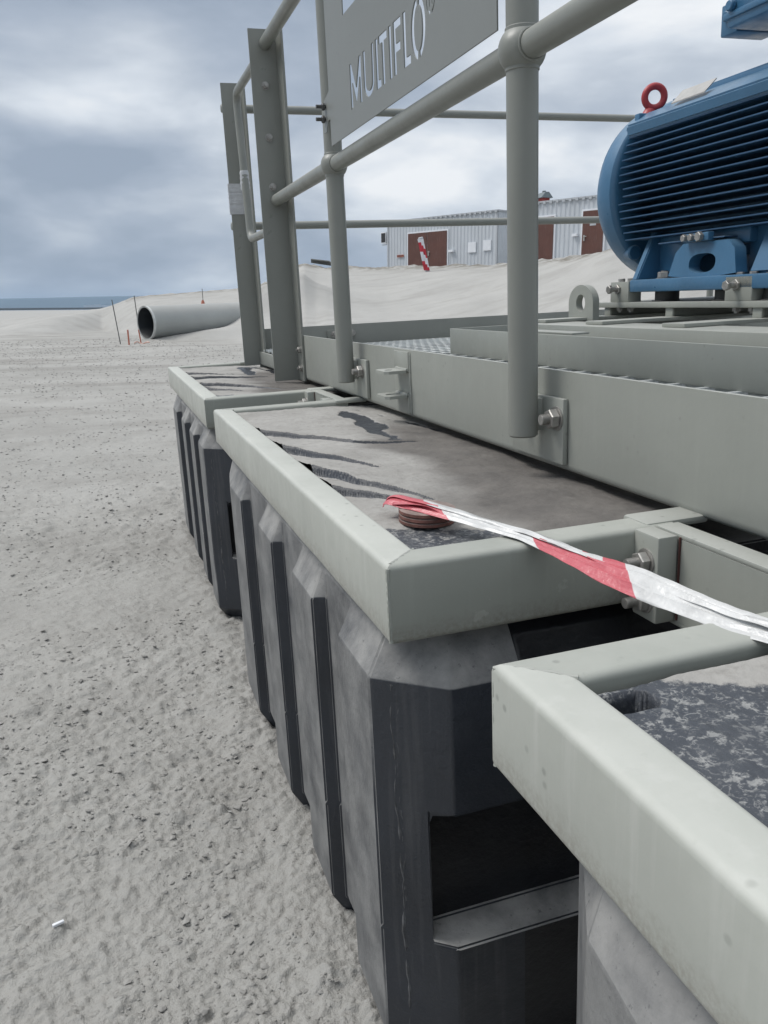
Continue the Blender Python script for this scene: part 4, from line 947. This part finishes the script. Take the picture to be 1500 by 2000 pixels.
# ------------------------------------------------------------------ barrier tape and disc
disc = thing('spacer_discs', 'small stack of red brown rubber discs under the folded tape end', 'rubber discs', (0.392, 1.035, -0.318))
m = MB(); pr = [(0, 0)]
for k in range(3): z = k*0.0068; pr += [(z+.0004, .036), (z+.0012, .0395), (z+.0052, .0395), (z+.0062, .036)]
pr += [(.0207, 0.0)]
m.lathe(pr, (0.395, 1.035, -0.3085), (0.02, -0.03, 1), 48); m.build('disc_stack', puck, disc)
def build_tape():
    th = thing('barrier_tape', 'twisted red and white barrier tape stretched over the near frames', 'barrier tape', (0.45, 0.87, -0.30))
    path = [(0.352, 1.085, -0.289), (0.360, 1.077, -0.2835), (0.376, 1.045, -0.2850), (0.405, 0.985, -0.2885), (0.436, 0.920, -0.294), (0.456, 0.871, -0.2965), (0.4622, 0.824, -0.2968), (0.4735, 0.735, -0.2968), (0.486, 0.64, -0.2968), (0.4975, 0.560, -0.2963), (0.5115, 0.515, -0.296), (0.532, 0.42, -0.296), (0.56, 0.28, -0.296)]
    P = [Vector(p) for p in path]; seg = [0]
    for a, b in zip(P, P[1:]): seg.append(seg[-1] + (b-a).length)
    tot = seg[-1]; n = 260; m = MB()
    def at(s):
        for i in range(len(P)-1):
            if s <= seg[i+1] or i == len(P)-2:
                t = (s-seg[i])/(seg[i+1]-seg[i]); p0, p1, p2, p3 = P[max(i-1, 0)], P[i], P[i+1], P[min(i+2, len(P)-1)]
                return 0.5*((2*p1) + (p2-p0)*t + (2*p0-5*p1+4*p2-p3)*t*t + (3*p1-p0-3*p2+p3)*t**3)
    K = 9; rows = []
    for k in range(n+1):
        s = tot*k/n; p = at(s); q = at(min(s+.004, tot)); q0 = at(max(s-.004, 0)); d = (q-q0).normalized()
        u = d.cross(Vector((0, 0, 1))).normalized(); v = u.cross(d)
        wd = np.interp(s, [0, .05, .12, .24, .30, .42, .52, .62, tot], [.036, .034, .026, .020, .020, .034, .030, .030, .032])
        tl = np.interp(s, [0, .1, .25, .30, .45, .56, .66, tot], [.1, .2, .1, .2, .75, .45, .3, .3])
        row = []
        for j in range(K):
            t = j/(K-1)*2-1
            fold = 0.07*math.sin(j*2.3+s*5) + 0.012*math.sin(s*70+j*1.9) + .05*gnoise(np.array([s*40]), np.array([j*.8]), 2)[0]
            a_ = t*wd*.5; h = (fold)*wd + abs(t)*-.0015
            row.append(p + u*(a_*math.cos(tl)) + Vector((0, 0, 1))*(-a_*math.sin(tl)) + v*(h*0.6+.0018))
        rows.append(row)
    vs = [c for r_ in rows for c in r_]; fs = []; mi = []
    for k in range(n):
        for j in range(K-1):
            s = tot*(k/n) + (j/(K-1)-.5)*(-.03)
            fs.append((k*K+j, k*K+j+1, (k+1)*K+j+1, (k+1)*K+j))
            rd = s < .115 or .265 < s < .44
            if j >= 6 and .115 < s < .16: rd = True
            if .30 < s < .42 and (j < 1): rd = False
            if .27 < s < .33 and j > 5: rd = False
            mi.append(0 if rd else 1)
    m.v = [tuple(q) for q in vs]; m.f = fs; m.m = [0]*len(fs)
    o = m.build('strip', tape_mat, th, smooth=25, fix=False); st = []
    for k in range(n+1):
        for j in range(K):
            q = tot*k/n - .045*(j/(K-1)-.5); st.append(max(min(q+.1, .108-q), min(q-.268, .432-q)) if not (j < 1.5 and .30 < q < .40) else -.002)
    o.data.attributes.new('stripe', 'FLOAT', 'POINT').data.foreach_set('value', st)
    md = o.modifiers.new('thickness', 'SOLIDIFY'); md.thickness = 0.0006
    # second, narrower ply lying along the first
    m = MB(); vs = []; fs = []; mi = []
    for k in range(n+1):
        s = tot*k/n; p = at(s); d = (at(min(s+.004, tot))-at(max(s-.004, 0))).normalized(); u = d.cross(Vector((0, 0, 1))).normalized()
        off = -.006 - .005*math.sin(s*6) ; wd = .012 + .003*math.sin(s*11)
        for j in range(4):
            t = j/3-.5; vs.append(p + u*(off + t*wd) + Vector((0, 0, .0042 + .0014*math.sin(j*2.1+s*24) + .0004*math.sin(s*110))))
    for k in range(n):
        for j in range(3):
            s = tot*k/n + .02*j/3; fs.append((k*4+j, k*4+j+1, (k+1)*4+j+1, (k+1)*4+j)); mi.append(0 if (.0 < s < .07 or .34 < s < .45) else 1)
    m.v = [tuple(q) for q in vs]; m.f = fs; m.m = [0]*len(fs)
    o = m.build('strip', tape_mat, th, smooth=25, fix=False); st = []
    for k in range(n+1):
        for j in range(4):
            q = tot*k/n - .02*(j/3-.5); st.append(max(min(q+.1, .07-q), min(q-.35, .44-q)))
    o.data.attributes.new('stripe', 'FLOAT', 'POINT').data.foreach_set('value', st)
    md = o.modifiers.new('thickness', 'SOLIDIFY'); md.thickness = 0.0005
    # torn end folded over the discs
    m = MB(); vs = []; fs = []; nk, nj = 22, 12
    for k in range(nk+1):
        t = k/nk
        for j in range(nj+1):
            q = j/nj; x = .352 + .052*t + .014*q - .006*(q-.5)*t; y = 1.070 - .071*t + (.030*q - .015)*(1+.1*t)
            z = -.2865 + .004*math.sin(t*PI)*.6 - .030*max(0, t-.62)**1.2 + .0012 + .0022*math.sin(q*9+t*3) + (.004*gnoise(np.array([j*1.1]), np.array([0.5]), 6)[0] if k == nk else 0)
            if k == nk: x += .008*gnoise(np.array([j*1.9]), np.array([3.5]), 9)[0]
            vs.append((x, y, z))
    fs = [(k*(nj+1)+j, k*(nj+1)+j+1, (k+1)*(nj+1)+j+1, (k+1)*(nj+1)+j) for k in range(nk) for j in range(nj)]
    m.v = vs; m.f = fs; m.m = [0]*len(fs); o = m.build('torn_end', tape_red, th, smooth=40, fix=False); md = o.modifiers.new('thickness', 'SOLIDIFY'); md.thickness = 0.0008
build_tape()

# ------------------------------------------------------------------ far objects on the sand (world frame)
def container(name, A, ang, length, z0, z1, depth, label, doors, extras, xsub=None):
    """A = near-left corner on the ground, facade runs along ang; local u along the facade, v away behind it"""
    th = thing(name, label, 'container', (A[0], A[1], z0), TW, 'pale sheet metal containers on the dune')
    e = Vector((math.sin(ang), math.cos(ang), 0)); nrm = Vector((-e.y, e.x, 0))      # outward
    nrm = -nrm if nrm.dot(Vector((-A[0], -A[1], 0))) < 0 else nrm
    Pt = lambda u, v, z: Vector((A[0], A[1], 0)) + e*u - nrm*v + Vector((0, 0, z))
    H = z1-0.0
    def corr(p0, p1, out, zb, zt):
        m = MB(); d = (p1-p0); Ln = d.length; d.normalize(); pts = []; u = 0; k = 0
        while u < Ln:
            for q, w_ in ((0.0, 0), (.07, 0), (.105, 1), (.175, 1)):
                if u+q < Ln: pts.append(p0 + d*(u+q) + out*(-.020*w_))
            u += .21
        pts.append(p1); vs = [(p.x, p.y, zb) for p in pts] + [(p.x, p.y, zt) for p in pts]; n = len(pts)
        m.add(vs, [(i, i+1, n+i+1, n+i) for i in range(n-1)]); return m
    m = corr(Pt(0, 0, 0), Pt(length, 0, 0), nrm, z0, z1); m.build('wall', shed_mat, th, smooth=0)
    m = corr(Pt(length, 0, 0), Pt(length, depth, 0), e, z0, z1); m.build('wall', shed_mat, th, smooth=0)
    m = corr(Pt(0, 0, 0), Pt(0, depth, 0), -e, z0, z1); m.build('wall', shed_mat, th, smooth=0)
    m = corr(Pt(0, depth, 0), Pt(length, depth, 0), -nrm, z0, z1); m.build('wall', shed_mat, th, smooth=0)
    def obx(m, u0, u1, v0, v1, za, zb):
        c = [Pt(u, v, z) for z in (za, zb) for u, v in ((u0, v0), (u1, v0), (u1, v1), (u0, v1))]
        m.add(c, [(0, 3, 2, 1), (4, 5, 6, 7), (0, 1, 5, 4), (1, 2, 6, 5), (2, 3, 7, 6), (3, 0, 4, 7)])
    m = MB(); obx(m, -.05, length+.05, -.05, depth+.05, z1, z1+.06)
    u = .06
    while u < length: obx(m, u, u+.12, -.075, -.05, z1-.06, z1+.05); u += .30
    m.build('roof', shed_trim, th, smooth=0)
    m = MB()
    for uu in (0, length-.08): m.cut(); obx(m, uu, uu+.08, -.02, .05, z0, z1)
    m.build('corner_post', shed_trim, th, smooth=0)
    for (ua, ub, zt, leaves) in doors:
        m = MB(); obx(m, ua-.06, ub+.06, -.035, .02, z0, zt+.07); dfr = m.build('door_frame', white_mat, th, smooth=0)
        w_ = (ub-ua)/leaves
        for q in range(leaves):
            m = MB(); obx(m, ua+q*w_+.015, ua+(q+1)*w_-.015, -.06, -.036, z0, zt); dr = m.build('door', door_mat, th, smooth=0)
            if q == leaves-1:
                m = MB(); hu = ua+q*w_+.10; obx(m, hu, hu+.05, -.10, -.06, zt-1.10, zt-.88); obx(m, hu, hu+.14, -.12, -.10, zt-.95, zt-.92); m.build('handle', nameplate, dr, smooth=0)
    for (nm, ua, ub, za, zb, mt, th_) in extras:
        m = MB(); obx(m, ua, ub, -th_, .0, za, zb); m.build(nm, mt, th, smooth=0)
    return th, Pt, e, nrm
GZ = CAMZ
ang1 = math.atan2(17.365-14.239, 35.59-41.949)
LN1 = 7.09
th1, Pt1, e1, n1 = container('storage_container', (14.239, 41.949), ang1, LN1, 2.2, 5.22, 2.5, 'pale blue sheet metal container with a brown double door behind a striped marker',
    [(LN1*.212, LN1*.578, GZ+3.50, 2)],
    [('notice_sheet', LN1*.761, LN1*.828, GZ+2.42, GZ+2.88, white_mat, .045), ('notice_sheet', LN1*.889, LN1*.953, GZ+2.46, GZ+2.92, white_mat, .045),
     ('wall_lamp', LN1*.60, LN1*.64, GZ+2.50, GZ+2.60, white_mat, .14), ('warning_plate', LN1*.103, LN1*.165, GZ+2.42, GZ+2.53, orange, .05), ('warning_plate', LN1*.105, LN1*.163, GZ+2.46, GZ+2.50, dark_mat, .056)])
th2, Pt2, e2, n2 = container('storage_container', (17.215-.441*1.0, 31.047+.897*1.0), ang1, 8.0, 2.2, 5.06, 2.5, 'pale blue container with two single brown doors, seen between front post and motor',
    [(.55, 1.50, GZ+3.42, 1), (2.81, 3.75, GZ+3.50, 1)], [('wall_lamp', 2.40, 2.62, GZ+2.60, GZ+2.70, white_mat, .12), ('door_notice', 3.15, 3.42, GZ+2.95, GZ+3.15, shed_trim, .065)])
# air conditioner on the end of the first container
ac = thing('air_conditioner', 'small white air conditioner hung on the left end of the container', 'air conditioner', (14.1, 42.2, 4.4), TW)
c0 = Pt1(-.02, .35, 0); m = MB()
def obox(m, c, e, n, u0, u1, v0, v1, za, zb):
    P = [Vector((c.x, c.y, 0)) + e*u + n*v + Vector((0, 0, z)) for z in (za, zb) for u, v in ((u0, v0), (u1, v0), (u1, v1), (u0, v1))]
    m.add(P, [(0, 3, 2, 1), (4, 5, 6, 7), (0, 1, 5, 4), (1, 2, 6, 5), (2, 3, 7, 6), (3, 0, 4, 7)])
obox(m, c0, -e1, n1, .05, .40, -.35, .40, GZ+3.15, GZ+3.70); m.build('casing', white_mat, ac, smooth=0)
m = MB(); obox(m, c0, -e1, n1, .08, .37, .40, .412, GZ+3.2, GZ+3.65); m.cut(); obox(m, c0, -e1, n1, .40, .41, -.3, .35, GZ+3.22, GZ+3.62); m.build('grille', dark_mat, ac, smooth=0)
m = MB(); obox(m, c0, -e1, n1, 0, .38, -.3, -.26, GZ+3.06, GZ+3.10); m.cut(); obox(m, c0, -e1, n1, 0, .38, .3, .34, GZ+3.06, GZ+3.10); m.build('bracket', shed_trim, ac, smooth=0)
# red roof turret behind the second container
tu = thing('roof_turret', 'small grey capped red vent turret on the roof of the right container', 'turret', (17.65, 31.9, 5.1), TW)
m = MB(); m.box(17.46, 17.80, 31.70, 32.1, 5.09, 5.33, .02); m.build('shaft', mat('turret_red', (0.30, 0.05, 0.04), 0.6), tu)
m = MB(); m.prism([(-.27, 0), (.27, 0), (.08, .22), (-.08, .22)], (17.63, 31.62, 5.33), (1, 0, 0), (0, 0, 1), (0, .56, 0)); m.box(17.57, 17.69, 31.84, 31.96, 5.545, 5.62, .01); m.build('cap', mat('turret_grey', (0.16, 0.19, 0.20), 0.5), tu)
# leaning red and white marker post
mk = thing('marker_post', 'leaning red and white striped marker post in front of the brown double door', 'marker post', (13.77, 35.42, 2.6), TW)
b0 = Vector((13.86, 35.42, 2.45)); t0 = Vector((13.47, 35.35, 4.0)); m = MB(); dv = (t0-b0)
m.cyl(b0+Vector((.06, 0, 0)), t0+Vector((.06, 0, 0)), .11, n=18, rnd=.02); m.build('post', shed_trim, mk)
sdv = Vector((1, -.35, 0)).normalized()
m = MB(); m.add([b0+dv*.05-sdv*.16-Vector((0, .16, 0)), b0+dv*.05+sdv*.10-Vector((0, .16, 0)), t0-dv*.06+sdv*.10-Vector((0, .16, 0)), t0-dv*.06-sdv*.16-Vector((0, .16, 0))], [(0, 1, 2, 3)])
for a, b_ in ((.05, .30), (.52, .80)):
    pass
stp = MB(); fx = -Vector((0, .16, 0)); ncol = 10
for k in range(ncol):
    for j in range(4):
        def pt(q, r_): return b0 + dv*(.10 + .84*q) + sdv*(-.15 + .26*r_) + fx
        q0, q1, r0, r1 = k/ncol, (k+1)/ncol, j/4, (j+1)/4
        sh = lambda r_: .12*(r_-.5)
        stp.add([pt(q0, r0), pt(q0, r1), pt(q1, r1), pt(q1, r0)], [(0, 1, 2, 3)], 0 if ((k + j*0.8) % 6) < 3 else 1)
o = stp.build('striped_board', [mat('stripe_red', (0.5, 0.03, 0.05), 0.5), white_mat], mk, smooth=0); md = o.modifiers.new('thickness', 'SOLIDIFY'); md.thickness = 0.03
# large pipe
pp = thing('large_pipe', 'large grey plastic pipe half buried in the dune, open end to the left', 'pipe', (1.3, 28.97, 0), TW)
p0 = Vector((1.35, 28.95, 0.60)); dr = Vector((4.6, 2.35, 0.16)).normalized(); R_ = .55
m = MB(); m.lathe([(0, R_-.045), (0, R_-.008), (.008, R_), (.10, R_), (.11, R_-.006), (5.6, R_-.006)], p0, dr, 64); m.lathe([(0, R_-.045), (5.6, R_-.045), (5.6, 0)], p0, dr, 64); m.build('pipe_wall', pipe_mat, pp, smooth=40)
m = MB(); m.lathe([(.0, R_+.004), (.07, R_+.004), (.075, R_-.002)], p0-dr*.002, dr, 64); m.build('end_ring', mat('pale_ring', (0.5, 0.51, 0.5), 0.5), pp)
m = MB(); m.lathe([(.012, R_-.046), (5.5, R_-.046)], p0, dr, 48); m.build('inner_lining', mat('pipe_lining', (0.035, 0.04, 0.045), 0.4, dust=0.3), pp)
# stakes
def stake(x, y, dx, h, r, mt, label, name='stake', cap=None):
    z = gz(x, y); t = thing(name, label, 'stake', (x, y, z), TW, 'survey stakes near the pipe'); m = MB()
    m.cyl((x, y, z-.1), (x+dx, y, z+h), r, n=10, rnd=r*.3); m.build('pole', mt, t)
    if cap: 
        m = MB(); m.cyl((x+dx*.8, y, z+h*cap[0]), (x+dx, y, z+h), r*1.15, n=10); m.build('painted_band', cap[1], t)
stake(0.49, 27.6, -0.16, 1.36, .016, wood, 'tall thin dark stake left of the pipe opening')
stake(1.20, 30.2, -0.10, 1.50, .016, wood, 'thin dark stake just behind the pipe opening')
stake(0.72, 26.9, -0.01, 0.46, .024, orange, 'short thick orange stake in front of the pipe opening')
stake(1.13, 28.0, -0.06, 0.42, .020, orange, 'short orange stake beside the pipe rim')
m = MB(); zt = gz(1.15, 27.5)
m.tube([(0.90+.45*t, 27.55+.25*math.sin(t*5), zt+.03+.03*math.sin(t*9)) for t in np.linspace(0, 1, 16)], .018, 8); t_ = thing('tape_scrap', 'crumpled pale orange tape lying below the pipe opening', 'tape', (1.1, 27.5, zt), TW); m.build('crumple', mat('pale_orange_tape', (.55, .33, .27), .6, var=.4, nscale=3), t_)
zc = gz(3.69, 32.8); t_ = thing('warning_cone', 'small orange marker with a thin stick on the dune above the pipe', 'marker', (3.69, 32.8, zc), TW)
zc = max(zc, 1.16); m = MB(); m.cyl((3.69, 32.8, zc-.1), (3.69, 32.8, zc+.20), .12, .04, n=14); m.build('cone', orange, t_)
m = MB(); m.cyl((3.70, 32.8, zc+.1), (3.69, 32.8, zc+.62), .012, n=8); m.build('stick', wood, t_)
# old pipe / timber on the crest
t_ = thing('dark_timber', 'short dark timber lying on the dune crest', 'timber', (10.7, 41.5, 3.1), TW)
m = MB(); m.cyl((10.15, 41.8, 3.30), (11.25, 41.4, 3.14), .085, .10, n=12, rnd=.02); m.cyl((10.12, 41.7, 3.36), (11.0, 41.35, 3.25), .05, n=8, rnd=.01); m.build('log', wood, t_)
# litter on the near sand and clods on the mud
z = gz(0.23, 1.72)
m = MB(); m.box(-.010, .010, -.003, .003, -.002, .003, .001); lx, ly = -0.165, 1.36
m.v = [(lx + a*math.cos(.35) - b*math.sin(.35), ly + a*math.sin(.35) + b*math.cos(.35), gz(lx, ly) + .004 + c) for a, b, c in m.v]
o = m.build('paper_scrap', white_mat, T=TW, loc=(lx, ly, 0)); props(o, 'tiny white scrap of litter on the sand at lower left', 'litter')
t_ = thing('mud_clod', 'small pale clods of dried mud on the middle float top', 'mud', (0.50, 1.20, -.35))
m = MB(); r3 = random.Random(5)
for k in range(9):
    m.sphere((0.475 + .012*k*.45 + r3.uniform(-.004, .004), 1.215 - .004*k + r3.uniform(-.006, .006), -.3415), r3.uniform(.002, .0055), 8, sc=(1.5, 1, .6))
m.build('clod', mat('pale_mud', (.34, .34, .33), .9, var=.2, nscale=60), t_, smooth=0)

# ------------------------------------------------------------------ the air between here and the far shore
m = MB(); m.box(-14500, 14500, -14500, 14500, -8, 170)
hz = bpy.data.materials.new('air'); hz.use_nodes = True; t = hz.node_tree; t.nodes.remove(t.nodes['Principled BSDF']); pv = t.nodes.new('ShaderNodeVolumePrincipled')
pv.inputs['Color'].default_value = (0.60, 0.77, 0.97, 1); pv.inputs['Density'].default_value = 0.00011; pv.inputs['Anisotropy'].default_value = 0.1
t.links.new(pv.outputs[0], t.nodes['Material Output'].inputs['Volume'])
o = m.build('haze', hz, T=TW, smooth=0); props(o, kind='stuff')
